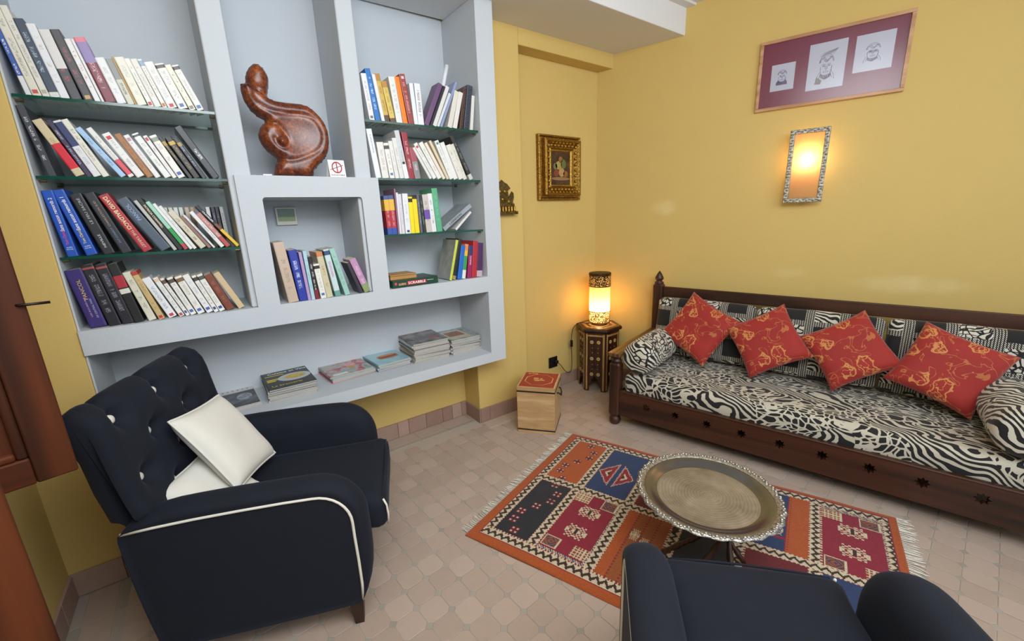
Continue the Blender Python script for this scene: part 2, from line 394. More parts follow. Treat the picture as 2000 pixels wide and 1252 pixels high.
# ------------------------------------------------------------------ books
# one row per book: x of the corner it rests on (mm), thickness, height (mm), lean in degrees (+ towards the shutter)
BOOKS = {
'L1': [[39,14,199,8.4],[55,22,269,8.9],[79,18,268,9.2],[98,24,235,9.4],[123,23,226,9.7],[149,28,213,10.1],[182,26,221,11.2],[210,16,197,11.6],[228,8,199,11.9],[238,31,206,12.2],[271,26,150,12.9],[300,20,151,13.3],[321,6,162,13.7],[328,28,160,13.6],[360,16,162,14.9],[378,21,163,15.6],[402,14,167,16.2],[419,29,161,16.9],[452,30,160,17.6],[487,20,162,19.0],[511,23,164,19.7]],
'L2': [[38,20,228,9.2],[107,26,194,21.6],[136,15,196,20.1],[154,22,196,20.5],[179,19,203,21.0],[229,18,187,29.4],[253,17,186,27.8],[276,25,166,25.6],[306,21,165,24.3],[331,18,164,24.3],[360,22,172,24.5],[385,14,165,23.2],[403,24,166,22.8],[437,13,165,25.4],[453,23,164,24.1],[482,15,163,25.2],[517,27,213,26.5]],
'L3': [[27,29,234,6.9],[77,31,238,10.5],[125,33,224,12.9],[177,30,231,16.2],[241,30,232,22.8],[296,35,220,26.2],[336,12,214,24.5],[352,16,222,25.0],[371,14,210,25.3],[389,11,203,25.8],[402,12,193,26.1],[426,22,172,29.2],[453,12,152,29.8],[470,8,159,30.4],[497,15,171,29.8],[517,18,163,30.6],[555,13,209,34.7]],
'L4': [[34,48,225,8.1],[88,35,241,8.2],[127,34,240,8.7],[163,30,239,9.0],[206,25,204,12.4],[239,19,206,14.6],[271,27,178,18.6],[306,17,178,19.1],[328,13,174,19.6],[344,20,172,18.0],[369,25,173,17.6],[401,23,178,19.1],[427,16,172,18.3],[446,21,175,18.4],[473,30,170,20.0],[518,24,178,22.8]],
'N': [[717,44,282,5.0],[765,36,243,3.9],[802,14,231,2.8],[818,16,236,2.2],[835,19,206,2.4],[860,26,170,4.8],[889,29,226,5.7],[929,27,236,6.9],[976,25,240,11.5],[1050,18,167,17.0],[1074,33,184,18.4]],
'R1a': [[1210,26,208,5.5],[1241,26,234,6.8],[1270,17,211,7.5],[1289,25,218,8.0],[1318,27,187,9.1],[1351,33,214,6.1],[1388,25,219,6.8],[1416,30,234,7.6],[1448,22,198,3.4],[1471,33,201,1.8]],
'R1b': [[1552,38,238,-25.7],[1570,15,227,-25.4],[1596,22,229,-25.1],[1613,14,196,-27.3],[1632,14,263,-27.3],[1692,28,201,-19.7],[1725,26,198,-18.1],[1764,21,226,-13.1],[1800,33,236,-12.6],[1829,20,185,-10.2]],
'R2a': [[1211,28,233,6.1],[1245,35,174,4.4],[1285,26,172,5.7],[1314,22,183,6.6],[1338,24,199,7.2],[1366,26,238,8.1],[1393,31,231,5.8],[1427,33,160,6.9]],
'R2b': [[1512,16,178,29.2],[1534,23,203,29.8],[1562,26,207,28.8],[1594,18,208,28.3],[1617,16,218,26.1],[1637,26,214,22.5],[1666,27,206,21.3],[1697,29,194,21.5],[1729,24,201,21.9],[1772,25,258,26.5]],
'R3': [[1241,27,199,1.2],[1269,28,201,1.0],[1298,10,234,0.2],[1309,12,215,0.2],[1323,17,208,0.7],[1342,31,210,0.2],[1374,23,194,0.2],[1399,26,195,0.6],[1429,16,204,1.6],[1446,16,203,2.2],[1466,34,204,3.0],[1502,29,210,3.5],[1533,34,238,4.1]],
'R4': [[1615,16,240,-15.6],[1638,21,244,-15.2],[1679,29,201,-12.1],[1707,24,207,-11.0],[1747,29,195,-7.9],[1783,33,221,-7.3],[1828,40,206,-5.7]],
}
# what each one looks like: description, spine colour, print colour, bands [(from, to, colour)], publisher mark (colour, at), title [(text, colour, centre, length, updown)]
WP = 'e4e2da'
D_ = {
'L1': [('glossy blue and white paperback', '3d5ba6', 'e0e4f0', [(0, .3, 'd9dade')]), ('tall cream paperback with red foot mark', 'd8d4c6', '9a9a98', [], ('c0504a', .05)), ('tall off-white paperback', 'd9d7cd', '9b9b9b', [], ('b5a9a0', .06)),
  ('slate blue hardback with pale foot', '3c4a5c', 'aebccb', [(0, .07, 'd4d4d2')]), ('plain white paperback', 'dcdee2', 'b9aeb4'), ('white and black thriller with red title', '4a4a50', 'c04858', [(.45, 1, 'd2d1cf')]),
  ('dark grey hardback with maroon print', '4a474c', '9a5560', [(0, .02, '3a3636')], ('c9a06a', .05)), ('thin white paperback', 'e0e0e2', 'c58a8a'), ('very thin white booklet', 'dadada', None), ('violet to maroon hardback with pink head', '7b3c46', 'd8b0b4', [(.62, .93, '8d7fae'), (.93, 1, 'd8788c')]),
  ('small white paperback', 'dfe0e0', 'b8b8b8'), ('small grey landscape-print paperback', 'c9c8b8', '6c6b5c', [(.55, 1, '8c9090')]), ('thin gold-edged paperback', 'b98a3c', None), ('thick cream paperback', 'e0dece', 'b9b9ad'),
  ('white pocket paperback with red foot mark', WP, 'a8a8a8', [], ('c05048', .06)), ('white pocket paperback with faint print', 'dcd9d2', 'b0a8a0'), ('white pocket paperback with orange foot mark', WP, 'b0a8a0', [(.86, .97, '8fa6c0')], ('c87830', .06)),
  ('thick white pocket paperback with red dot', 'e2e1dd', 'b0b0b0', [], ('c05048', .06)), ('white pocket paperback with portrait and blue mark', WP, 'a9a9a9', [(.90, .97, '5a504c')], ('5878b0', .08)), ('cream pocket paperback', 'e2e0cc', 'a0a0a0', [], ('8a8a80', .06)), ('white pocket paperback with portrait', WP, 'a9a9a9', [(.90, .97, '5a504c')], ('5878b0', .08))],
'L2': [('charcoal hardback with white title', '3e424a', 'd0d0d4'), ('thick cream book with wide red band', 'cdbf9c', 'b08a50', [(.13, .58, 'd02036')]), ('dark violet paperback', '3c3450', 'b6b0c4'), ('white book with navy upper label', 'dcdde0', 'a8b0c0', [(.55, .97, '2e3868')]), ('off-white paperback', 'dedcd0', '96968c'),
  ('pale blue paperback', 'a4c4e4', '6d8db4'), ('white paperback with red lower band', 'e0dfda', 'a8a8a8', [(.05, .36, 'd8505c')]), ('thick white paperback with red circle', 'e2e1de', 'a8a8a8', [], ('c84048', .9)), ('brown paperback', 'a06a38', '7c4f28'), ('white pocket book with pink mark', 'e2dfde', 'b0a8a8', [], ('b890a0', .9)),
  ('thick white pocket book', 'e3e3df', 'a0a0a0', [(.93, .97, '3c5050')]), ('thin white pocket book with red spot', 'e2dedb', 'b0a0a0', [], ('c84850', .92)), ('white pocket book with blue foot mark', WP, 'a0a0a0', [(.86, .95, '8a9484')], ('4a6aa8', .1)),
  ('black and gold pocket thriller', '1c1a18', 'b88a3a', [(.8, .9, 'a88a40')]), ('black pocket thriller with gold band', '1d1b1c', '9a7850', [(.82, .9, 'c0a040')]), ('black and steel blue pocket thriller', '22242c', '8c9cb8', [(.82, .9, 'a88a40')]), ('large black hardback slumped against the post', '2c3036', 'd8d8d8')],
'L3': [('bright blue paperback with pink title', '1d52b4', None), ('second bright blue paperback with yellow title', '1d52b4', None), ('black hardback with grey title', '26282c', None), ('black hardback with copper title', '2a2c33', None), ('red hardback with cream title', 'a83038', None), ('slate blue hardback with blue title', '4a5866', None),
  ('thin grey-white paperback', 'b8b8b4', None), ('black paperback with cream title', '1e1e1e', None, [(.9, 1, '202020')]), ('mint paperback with green and red foot', '9ed0b8', None, [(.12, .45, '2f9a50'), (0, .12, 'b84850')]), ('thin white brochure', 'dfe4e2', None), ('white brochure with dotted foot', 'e0e0dc', 'b8b8b8'), ('cream paperback with brown initials', 'cfc8b4', '8c7c60'),
  ('thin brown paperback', '8a685c', None), ('thin white and blue booklet', 'd8dade', '7088a0'), ('white magazine-format paperback', 'e0dfdd', '9a9a9a'), ('pink and red illustrated paperback', 'b88078', 'd8c8c0', [(0, .3, 'b04c48')]), ('black, brown and yellow travel guide', '20201f', None, [(.0, .42, 'e0b830'), (.42, .56, '7a4434')])],
'L4': [('thick purple hardback with gold title', '3c2f72', None, [(0, .02, '30265c')]), ('black hardback with red edge', '26252c', '8c8c98', [(.93, .96, 'a04848')]), ('second black hardback with red edge', '26252c', '8c8c98', [(.93, .96, 'a04848')]), ('black hardback with red and white blocks', '1f2020', None, [(.5, .58, 'd8d6cc'), (.6, .8, 'a82c38')]), ('cream paperback with worn spine', 'd5d2be', '9a9484'), ('tan paperback with red corner marks', 'c6ab78', '9a8458', [(.93, 1, 'b83c34')], ('b83c34', .05)),
  ('white paperback with red side', 'e0e2e4', '90a0b8', [], ('c04050', .06)), ('white pocket book with orange head', 'e2e2e0', 'b0b0b0', [(.9, .97, 'e0c0a8')], ('c04848', .05)), ('white pocket book with brown portrait', WP, 'a9a9a9', [(.86, .95, '6a5040')], ('4a5aa0', .1)), ('white pocket book with dark portrait', WP, 'a9a9a9', [(.86, .95, '5a4a44')], ('4a66a8', .1)),
  ('white pocket book with painted portrait', WP, 'b0a090', [(.86, .95, '806040')], ('4a6ab0', .1)), ('thick white pocket book', 'e4e4e2', 'b0b4b0', [], ('4a5aa0', .1)), ('slim white pocket book with portrait', WP, 'a9a9a9', [(.86, .95, '4a4038')], ('3a4a88', .1)), ('slim white pocket book with green portrait', WP, 'a9a9a9', [(.86, .95, '4c5a50')], ('3a4a88', .1)),
  ('old brown leather-bound book', '7a3e2c', 'a06a50'), ('worn cream book with frayed cover', 'cdb48e', None)],
'N': [('thick beige book in torn jacket', 'c2ad9a', '9a8878'), ('royal blue hardback with white script', '27389c', 'd0d8f0'), ('thin lilac paperback', 'b094c0', None), ('pale aqua paperback', 'a8cdd8', '7ab0a0'), ('black spined paperback with white title', '1c1818', 'd8d4d0', [(0, .22, '7c2430')]), ('white pocket book with blue foot', WP, 'b0b0b0', [(.86, .95, '2c2c2c')], ('4a6ab0', .12)),
  ('sand coloured paperback with orange head', 'c8c0a0', 'b0906c', [(.9, 1, 'c8804c')]), ('white and teal paperback with pink title', 'c4d8d8', None, [(.88, .97, '2c4c78'), (0, .12, '6a9a98')]), ('pale teal hardback', '98c4b8', '6c9c94'), ('black and white photo-covered paperback', '38303e', None), ('pink floral paperback', 'b88ab0', 'e0c0d0', [(0, .25, '8a9a68')])],
'R1a': [('white paperback with grey foot mark', 'dcdce0', 'a0a0a8', [], ('6c6c70', .07)), ('tall bright blue paperback', '1f6eb8', 'c8dcf0'), ('thin white paperback', 'dedee2', None), ('gold antique-print paperback', 'c8a650', '8c6c30', [(0, .14, '5a4030'), (.85, 1, 'b07c34')]), ('shorter yellow antique-print paperback', 'd2b95c', '947838', [(0, .1, '604838'), (.85, 1, 'b8823c')]), ('thick off-white paperback', 'dcdcd8', 'b0b4b8'), ('orange paperback', 'f08018', None), ('brick red hardback with emblem', '96403c', 'd8a8a0', [], ('e0c8c4', .93)), ('plain white paperback', 'dfe2e8', None), ('white paperback with pink and black sketch', 'e0e2e6', '6c4048')],
'R1b': [('purple paperback leaning towards the lamp', '6a4a70', 'd8c8dc'), ('thin black folder', '24262c', 'a0a0a4'), ('white leaning paperback', 'dad6d4', None), ('thin white and navy booklet', 'd0d6dc', '3c4c70'), ('tall thin blue and white album', '8c98bc', None), ('small cream leaning booklet', 'd6d2c8', '9a9a94'), ('thin white leaning paperback', 'dcdad4', None), ('brown spiral notebook', '5a3a30', None), ('blue-black spiral notebook', '3c4458', None), ('thin cream pad against the post', 'd8d4cc', None)],
'R2a': [('white book with large blue title', 'dde0e4', None), ('short white pocket book', 'dcdad4', 'b0a8a8'), ('white pocket book with dark bird mark', WP, 'a9a9a9', [(.83, .93, '504848')], ('4a7ab0', .12)), ('slim white pocket book', 'dcdad6', 'b8b8b8'), ('slim off-white pocket book', 'd8d8d4', 'b0b0b0'), ('tall grey-white paperback', 'c8cace', '9a9aa0', [(.0, .3, 'e0e0e2')], ('303438', .33)), ('dark red hardback', '962a38', 'd8b8b8'), ('grey and rose paperback', '8a8686', 'e0d0d4', [(.55, 1, '9c5058')])],
'R2b': [('thin white slanting paperback', 'd8d8d6', None), ('white slanting paperback with red dot', 'e0dfdb', 'b8b4b0', [], ('b84858', .9)), ('white slanting paperback', 'e2e1dc', 'b8b4b0'), ('thin cream slanting paperback', 'e0d8c8', None), ('thin peach slanting paperback', 'd8c8ac', None), ('white slanting paperback with tiny marks', 'e2e2de', 'b0b8c0', [], ('5a8a9a', .93)), ('clean white slanting paperback', 'e2e2e0', None), ('cream-white slanting paperback', 'dedbd2', 'a8a8a0'), ('ivory slanting paperback', 'd8d4c6', 'a8a8a0'), ('large black slanting book', '2c2c2c', '8c8c80', [(.0, .12, 'c8c8c0')])],
'R3': [('red, yellow and blue banded book', 'b02c3c', 'd0a0a0', [(0, .17, '3450a0'), (.62, .9, 'e0b040'), (.9, 1, '40588c')]), ('red, yellow and blue banded book, twin', 'b02c3c', 'd0a0a0', [(0, .17, '3450a0'), (.62, .9, 'e0b040'), (.9, 1, '40588c')]), ('tall thin mauve book', '8a6478', None), ('thin white magazine', 'dcdce0', None), ('white and lilac magazine', 'd6d2dc', 'b8a8c0'), ('thick white paperback', 'e0e2e6', 'b8b8bc', [], ('3c4450', .06)), ('bright yellow guide with black head', 'f0d818', None, [(.85, .95, '28240c')]), ('second bright yellow guide', 'ecd414', None, [(.93, 1, '28240c')]),
  ('grey paperback', '5c606a', 'a0a0a0'), ('black paperback with green print', '2c3030', '7c9c7c'), ('white book with purple oval', 'c8beb8', '8a8078', [(.35, .6, '6a4ca0')]), ('white paperback with thin red side', 'e0e2e4', '9a9a9a'), ('tall translucent green book', '58a880', '7cc09c')],
'R4': [('lime-edged game book', 'c4d050', None), ('black and cream book', '28241c', None, [(0, .1, '9c8c58')]), ('bright blue guide', '1f68c0', 'b0d0f0'), ('green guide with orange and yellow head', '3a9a50', 'e0f0e0', [(0, .25, 'dce0d8'), (.66, .82, 'e8b828'), (.82, 1, 'e08858')]), ('magenta guide with navy head', '98205c', None, [(.7, 1, '343468')]), ('red hardback guide', 'b02c34', 'c86068'), ('plum patterned guide', '502a58', 'a05068', [(0, .18, 'c0a8b0')])],
}
TITLES = {
 ('L3', 0): [('Sans aucun remords 2', 'e8e0e8', .64, .5, 1, .5), ('Tom Clancy', 'e03a86', .29, .22, 1, .5), ('ALBIN', 'e8e8f0', .14, .016, 0, None), ('MICHEL', 'e8e8f0', .11, .019, 0, None)],
 ('L3', 1): [('Sans aucun remords 1', 'e8e8ec', .64, .5, 1, .5), ('Tom Clancy', 'd8c878', .29, .22, 1, .5), ('ALBIN', 'e8e8f0', .14, .016, 0, None), ('MICHEL', 'e8e8f0', .11, .019, 0, None)],
 ('L3', 2): [('LE FEU SACRÉ', 'b8bcc0', .72, .42, 1, .4), ('NEVILLE', 'd8d8d8', .22, .22, 1, .3)],
 ('L3', 3): [('CHARLESTON SUD', 'b8987c', .66, .42, 1, .3), ('PAT CONROY', '7a90b8', .30, .26, 1, .3)],
 ('L3', 4): [('DAVID BALDACCI', 'ecd8ae', .68, .56, -1, .62), ('THE TARGET', 'e4c8b0', .22, .32, -1, .42)],
 ('L3', 5): [('PANCOL', '88a0c4', .74, .3, 1, .5)],
 ('L3', 7): [('PATRICIA CORNWELL', 'e8d8b0', .66, .44, -1, .62)],
 ('L3', 16): [('TRAVELER', 'e8e8e8', .74, .26, -1, .6)],
 ('L4', 0): [('PANCOL', 'd8b868', .66, .34, 1, .32), ('LES ÉCUREUILS', 'c8b0c0', .36, .34, 1, .16), ('DE CENTRAL PARK', 'a8b8c8', .33, .34, 1, -.18)],
 ('N', 7): [('GODDARD', 'd060a0', .58, .34, -1, .5)],
 ('R2a', 0): [('Labyrinthe', '3c5a94', .70, .36, -1, .45)],
 ('R4', 4): [('MAROC', 'e8c8d8', .55, .28, 1, .5)],
}
SHELF = {'L1': (1.892, .022, 'top shutter-side glass shelf'), 'L2': (1.632, .022, 'middle shutter-side glass shelf'), 'L3': (1.350, .022, 'lowest shutter-side glass shelf'), 'L4': (1.0765, .012, 'shutter-side plaster ledge'),
 'N': (1.0765, -.008, 'niche under sculpture'), 'R1a': (1.923, .022, 'top lamp-side glass shelf'), 'R1b': (1.923, .024, 'top lamp-side glass shelf'), 'R2a': (1.650, .022, 'middle lamp-side glass shelf'), 'R2b': (1.650, .022, 'middle lamp-side glass shelf'),
 'R3': (1.364, .022, 'lowest lamp-side glass shelf'), 'R4': (1.0765, .012, 'lamp-side plaster ledge')}
ORD = ['first', 'second', 'third', 'fourth', 'fifth', 'sixth', 'seventh', 'eighth', 'ninth', 'tenth', 'eleventh', 'twelfth', 'thirteenth', 'fourteenth', 'fifteenth', 'sixteenth', 'seventeenth', 'eighteenth', 'nineteenth', 'twentieth', 'twenty-first', 'twenty-second', 'twenty-third']
PAGES = plain('d2c8b2', .85, 0, .1, 120)
def spine_mat(c, pc, t, h):
    if pc is None: return plain(c, .42, 0, .05, 25)
    m, T, b = base('cover_'+c, .42)
    X = T.xyz(T.obj()); off = random.uniform(0, 50)
    mx = T.math('LESS_THAN', T.math('ABSOLUTE', T.math('SUBTRACT', X[0], t/2)), t*.20)
    mz = T.math('MULTIPLY', T.math('GREATER_THAN', X[2], h*.22), T.math('LESS_THAN', X[2], h*.84))
    cv = T.new('ShaderNodeCombineXYZ', i_X=T.math('MULTIPLY', X[0], 300.0), i_Y=off, i_Z=T.math('MULTIPLY', X[2], 420.0))
    n1 = T.math('GREATER_THAN', T.noise(cv.outputs[0], 1.0, 1), .5)
    cw = T.new('ShaderNodeCombineXYZ', i_X=off, i_Y=0.0, i_Z=T.math('MULTIPLY', X[2], 45.0))
    n2 = T.math('GREATER_THAN', T.noise(cw.outputs[0], 1.0, 1), .46)
    f = T.math('MULTIPLY', T.math('MULTIPLY', mx, mz), T.math('MULTIPLY', n1, n2)); f = T.math('MULTIPLY', f, T.math('LESS_THAN', X[1], .001))
    T.put(b.inputs['Base Color'], T.mix(T.math('MULTIPLY', f, .8), lin(c), lin(pc)))
    return m
def cover_mb(t, d, h, bands, sgn):
    c = min(.0014, t*.14)
    P = [(0, .0015), (t*.12, 0), (t*.88, 0), (t, .0015), (t, d), (t-c, d), (t-c, c+.001), (c, c+.001), (c, d), (0, d)]
    if sgn < 0: P = [(x-t, y) for x, y in P]
    cuts = sorted({0., 1.} | {b[0] for b in bands} | {b[1] for b in bands})
    mb = MB(); n = len(P)
    V = [(x, y, h*q) for q in cuts for x, y in P]
    F = []; mi = []
    for k in range(len(cuts)-1):
        mid = (cuts[k]+cuts[k+1])/2; m_ = 0
        for bi, b in enumerate(bands):
            if b[0] <= mid <= b[1]: m_ = bi+1
        for j in range(n): F.append((k*n+j, k*n+(j+1) % n, (k+1)*n+(j+1) % n, (k+1)*n+j)); mi.append(m_)
    L = (len(cuts)-1)*n
    for q in (0, L):
        for f in ((0, 1, 7, 8, 9), (1, 2, 6, 7), (2, 3, 4, 5, 6)): F.append(tuple(q+i for i in f)); mi.append(0)
    mb.v = V; mb.f = F; mb.m = mi
    return mb, c
def make_book(label, x, y, z, t, h, lean, spec, titles=(), group=None, d=None, yaw=0.0):
    spec = tuple(spec)+((), None)[len(spec)-3:] if len(spec) < 5 else spec
    desc, c, pc, bands, mark = spec[:5]; bands = list(bands or [])
    sgn = 1 if lean >= 0 else -1
    d = d or min(.235, h*.68)
    root = thing('book', label, 'book', (x, y, z), (0, -lean, yaw), group)
    mb, cv = cover_mb(t, d, h, bands, sgn)
    x0 = 0 if sgn > 0 else -t
    main = spine_mat(c, pc, t if sgn > 0 else -t, h)
    mb.build('cover', [main]+[plain(b[2], .42, 0, .06, 40) for b in bands], root)
    MB().box(x0+cv, x0+t-cv, cv+.001, d-.003, .0008, h-.0012).build('pages', PAGES, root)
    if mark:
        w = min(t*.62, .014); zc = mark[1]*h
        MB().box(x0+t/2-w/2, x0+t/2+w/2, -.0004, .0004, zc-.006, zc+.006).build('publisher_mark', plain(mark[0], .5, 0, 0), root)
    for tt in titles:
        txt, col, ctr, ln, ud, hh = tt; m_ = plain(col, .5, 0, 0)
        if ud == 0:
            lettering(txt, m_, root, (x0+t/2, -.0006, ctr*h), (1, 0, 0), (0, 0, 1), min(ln, t*.8))
        else:
            off = 0
            if hh is not None and hh < 0: off = t*.2; hh = -hh
            elif txt.startswith('LES ') and hh: off = -t*.12
            lettering(txt, m_, root, (x0+t/2+off, -.0006, ctr*h), (0, 0, ud), (-ud, 0, 0), ln*h, hh*t*.72 if hh else None, bold=hh and hh > .45)
    return root
for k in BOOKS:
    zt, ys, sh = SHELF[k]
    rows = [[r[0]/1000, r[1]/1000, r[2]/1000, radians(r[3])] for r in BOOKS[k]]
    if k in ('R1b', 'R4'):
        for r in rows: r[0] -= (.020 if k == 'R1b' else .014)
        if k == 'R1b': rows[0][1] = .027
    wallL = {'L1': .0075, 'L2': .0075, 'L3': .0075, 'L4': .0075, 'N': NX1+.001, 'R1a': X4+.001, 'R2a': X4+.001, 'R3': BX2+.001}.get(k)
    if wallL is not None:
        for r in rows: r[3] = min(r[3], math.asin(max(.0, min(1, (r[0]-wallL)/r[2]))))
    if rows[0][3] < 0:
        for i in range(len(rows)-1, -1, -1):
            r = rows[i]; r[3] = max(r[3], -math.asin(max(0.002, min(1, (X5-.002-r[0])/r[2]))))
            if i < len(rows)-1:
                q = rows[i+1]; zt_ = min(r[2]*cos(r[3]), q[2]*cos(q[3])); dx = q[0]-r[0]; w = q[1]/cos(q[3])
                if w > dx: q[1] = dx*.96*cos(q[3]); w = q[1]/cos(q[3])
                r[3] = -min(-r[3], math.atan(tan(-q[3])+(dx-w)/zt_))
    n0 = {'R1b': len(BOOKS['R1a']), 'R2b': len(BOOKS['R2a'])}.get(k, 0)
    for i, (x, t, h, lean) in enumerate(rows):
        if k in ('R1b', 'R4') and i == 0 and len(rows) > 1: pass
        t = max(.005, t*.985)
        spec = D_[k][i]
        frm = 'post by the sculpture' if k[0] == 'R' else ('niche\'s shutter-side cheek' if k == 'N' else 'shutter end')
        who = '%s, %s from %s, %s' % (spec[0], ORD[i+n0], {'R': 'sculpture', 'N': 'shutter', 'L': 'shutter'}[k[0]], sh)
        if k == 'R4': who = '%s, %s after the board game, %s' % (spec[0], ORD[i], sh)
        bk_ = make_book(who, x, ys+random.uniform(0, .008), zt, t, h, lean, spec, TITLES.get((k, i), ()), 'books on the '+sh, d=.085 if k == 'R1b' and i == 0 else None)
        if k == 'R4' and i == 0: MB().box(-t-.0012, -t-.0002, .002, .162, .0, h).build('cover_picture', plain('9a9b95', .35, 0, .5, 22), bk_)
# second row of pocket books standing behind the lowest glass shelf's front row
brow = [(.327, 'white'), (.345, 'cream'), (.363, 'white'), (.381, 'ivory'), (.402, 'beige'), (.421, 'tan'), (.478, 'white'), (.497, 'navy'), (.512, 'black'), (.530, 'grey-white')]
bcol = dict(white='dddcd6', cream='d8d2be', ivory='dcd8cc', beige='c8b49c', tan='b89c74', navy='2a2c44', black='24222a')
bcol['grey-white'] = 'c8c8c8'
for i, (x, cn) in enumerate(brow):
    make_book('%s pocket book in the rear row, %s from shutter, lowest shutter-side glass shelf' % (cn, ORD[i]), x, .205, 1.350, .0145, .176, radians(1.0), (cn, bcol[cn], '8a8a88', [], None), (), 'rear row of pocket books', d=.11)
# two books slumped towards the lamp-side wall on the lowest glass shelf of that column
b1 = thing('book', 'grey and white city guide slumped beside the green book, lowest glass shelf', 'book', (1.600, .06, 1.3645), (0, radians(55), 0), 'slumped books')
MB().box(-.0245, 0, 0, .17, 0, .235).build('cover', plain('9aa0a8', .4, 0, .35, 18), b1)
MB().box(-.021, -.003, .003, .168, .002, .236).build('pages', PAGES, b1)
lettering('LONDON', plain('30343a', .5, 0, 0), b1, (-.0125, -.0006, .1), (0, 0, 1), (-1, 0, 0), .1, .013, True)
b2 = thing('book', 'thin white book slumped beneath the grey city guide, lowest glass shelf', 'book', (1.680, .065, 1.3645), (0, radians(48), 0), 'slumped books')
MB().box(-.013, 0, 0, .14, 0, .15).build('cover', plain('dcd8d6', .45, 0, .05), b2)
MB().box(-.0115, -.0015, .003, .1405, .002, .1505).build('pages', PAGES, b2)
# spiral bindings of the two notebooks: wire loops along the spine
WIRE = plain('b8b8bc', .3, 1.0, 0)
for o in [q for q in COL.objects if q.get('label', '').find('spiral notebook') >= 0]:
    cov = [c for c in o.children if c.name.startswith('cover')][0]
    xs = [v.co.x for v in cov.data.vertices]; h = max(v.co.z for v in cov.data.vertices); xm = (min(xs)+max(xs))/2; r = (max(xs)-min(xs))*.45
    mb = MB(); n = int(h/.0085)
    for i in range(n):
        z = .006+i*.0085
        mb.tube([(xm+r*cos(a), r*.55*sin(a)-.001, z+.002*sin(a)) for a in [2*pi*q/8 for q in range(8)]], .0011, 4, True)
    mb.build('spiral_wire', WIRE, o)
# rolled clear sheet sticking up behind the slanting booklets
mb = MB(); pts = [(1.60+.10*q/6, .09, 1.930+.33*q/6) for q in range(7)]
mb.tube(pts, .012, 10)
o = tag(mb.build('rolled_sheet', plain('d8dce2', .25, 0, .08), smooth=True), 'rolled white sheet poking up behind the slanting books, top lamp-side shelf', 'paper roll')

# ------------------------------------------------------------------ magazines on the low shelf
GLOSS = .28
def mag_mat(c1, c2, c3, seed, scale=16):
    m, t, b = base('magazine_cover_%d' % seed, GLOSS)
    mp = t.new('ShaderNodeMapping', i_Vector=t.obj()); mp.inputs['Location'].default_value = (seed*3.1, seed*1.7, 0)
    n = t.noise(mp.outputs[0], scale, 3, .6, .6)
    t.put(b.inputs['Base Color'], t.ramp(n, [(.34, lin(c1)), (.5, lin(c2)), (.64, lin(c3))])); return m
MPAGE = plain('aba7a0', .6, 0, .2, 300)
def magazine(label, x, y, z, w, d, th, yaw, cover, group, fold=.0):
    root = thing('magazine', label, 'magazine', (x, y, z), (0, 0, yaw), group)
    MB().box(-w/2, w/2, -d/2, d/2, th-.0008, th).build('front_cover', cover, root)
    MB().box(-w/2, w/2, -d/2, d/2, 0, .0008).build('back_cover', cover, root)
    MB().box(-w/2+.0015, w/2-.0005, -d/2+.001, d/2-.001, .0008, th-.0008).build('pages', MPAGE, root)
    MB().box(-w/2-.0006, -w/2+.0015, -d/2, d/2, 0, th).build('spine', cover, root)
    return root
def pile(where, x, y, n, th, w, d, yaw, covers, jit=.006, z0=ZLT+.001, toplabel=None):
    z = z0
    for i in range(n):
        t = th*random.uniform(.75, 1.25); top = i == n-1
        lab = toplabel if top and toplabel else '%s magazine from the bottom of the %s' % (ORD[i], where)
        r = magazine(lab, x+random.uniform(-jit, jit), y+random.uniform(-jit, jit), z, w, d, t, yaw+random.uniform(-.05, .05)*(0 if top else 1), covers[i % len(covers)] if not top else covers[-1], 'magazines in the '+where)
        z += t+.0003
    return r, z, t
GREYC = plain('b9b6b0', .35, 0, .15, 40); DARKC = plain('3a3836', .3, 0, .3, 30); PALEC = plain('c8c4c0', .35, 0, .1, 40)
BWM = mag_mat('111114', '2c2c30', '5c6068', 3, 9)
r, z, t = pile('thin pile half hidden by the armchair', .425, .235, 2, .008, .215, .29, radians(2), [PALEC, PALEC], toplabel='black and white photo magazine with a face on its cover')
MB().box(-.104, .104, -.14, .075, t, t+.0004).build('cover_photo', BWM, r)
mb = MB()
for (ex_, ey_, a, b_) in ((.052, -.01, .034, .05), (-.045, -.03, .02, .035)):
    mb.add([(ex_+a*cos(2*pi*q/20), ey_+b_*sin(2*pi*q/20), t+.0006) for q in range(20)], [tuple(range(20))])
mb.build('face_print', mag_mat('50545c', '8c939c', 'a9b0b8', 4, 30), r)
[MB().box(-.08+.022*q, -.072+.022*q, .100, .118, t, t+.0004).build('cover_capital', plain('9a9a9c', .5, 0, 0), r) for q in range(8)]
CUI = mag_mat('0e0d0b', '181613', '2c2a22', 5, 20)
r, z, t = pile('food magazine pile', .685, .222, 6, .0105, .222, .285, radians(1), [PALEC, GREYC, PALEC, DARKC, GREYC, CUI], .004, toplabel='dark food magazine with a yellow dish on its cover, on its pile')
lettering('Cuisine et Vins', plain('e6e4de', .4, 0, 0), r, (.012, .112, t+.0005), (1, 0, 0), (0, 1, 0), .19, .028, True)
YEL_P = plain('d8c840', .5, 0, .1)
MB().box(-.10, -.01, .072, .080, t, t+.0004).build('cover_line', YEL_P, r)
[MB().box(-.10, -.06+.01*q, -.02+.016*q, -.011+.016*q, t, t+.0004).build('cover_line', YEL_P, r) for q in range(3)]
lettering('La brasserie', YEL_P, r, (-.02, -.095, t+.0005), (1, 0, 0), (0, 1, 0), .14, .026)
mb = MB()
mb.add([(.03+.08*cos(2*pi*q/24), .0+.062*sin(2*pi*q/24), t+.0005) for q in range(24)], [tuple(range(24))]); mb.build('plate_print', plain('c4c8c8', .4, 0, .1), r)
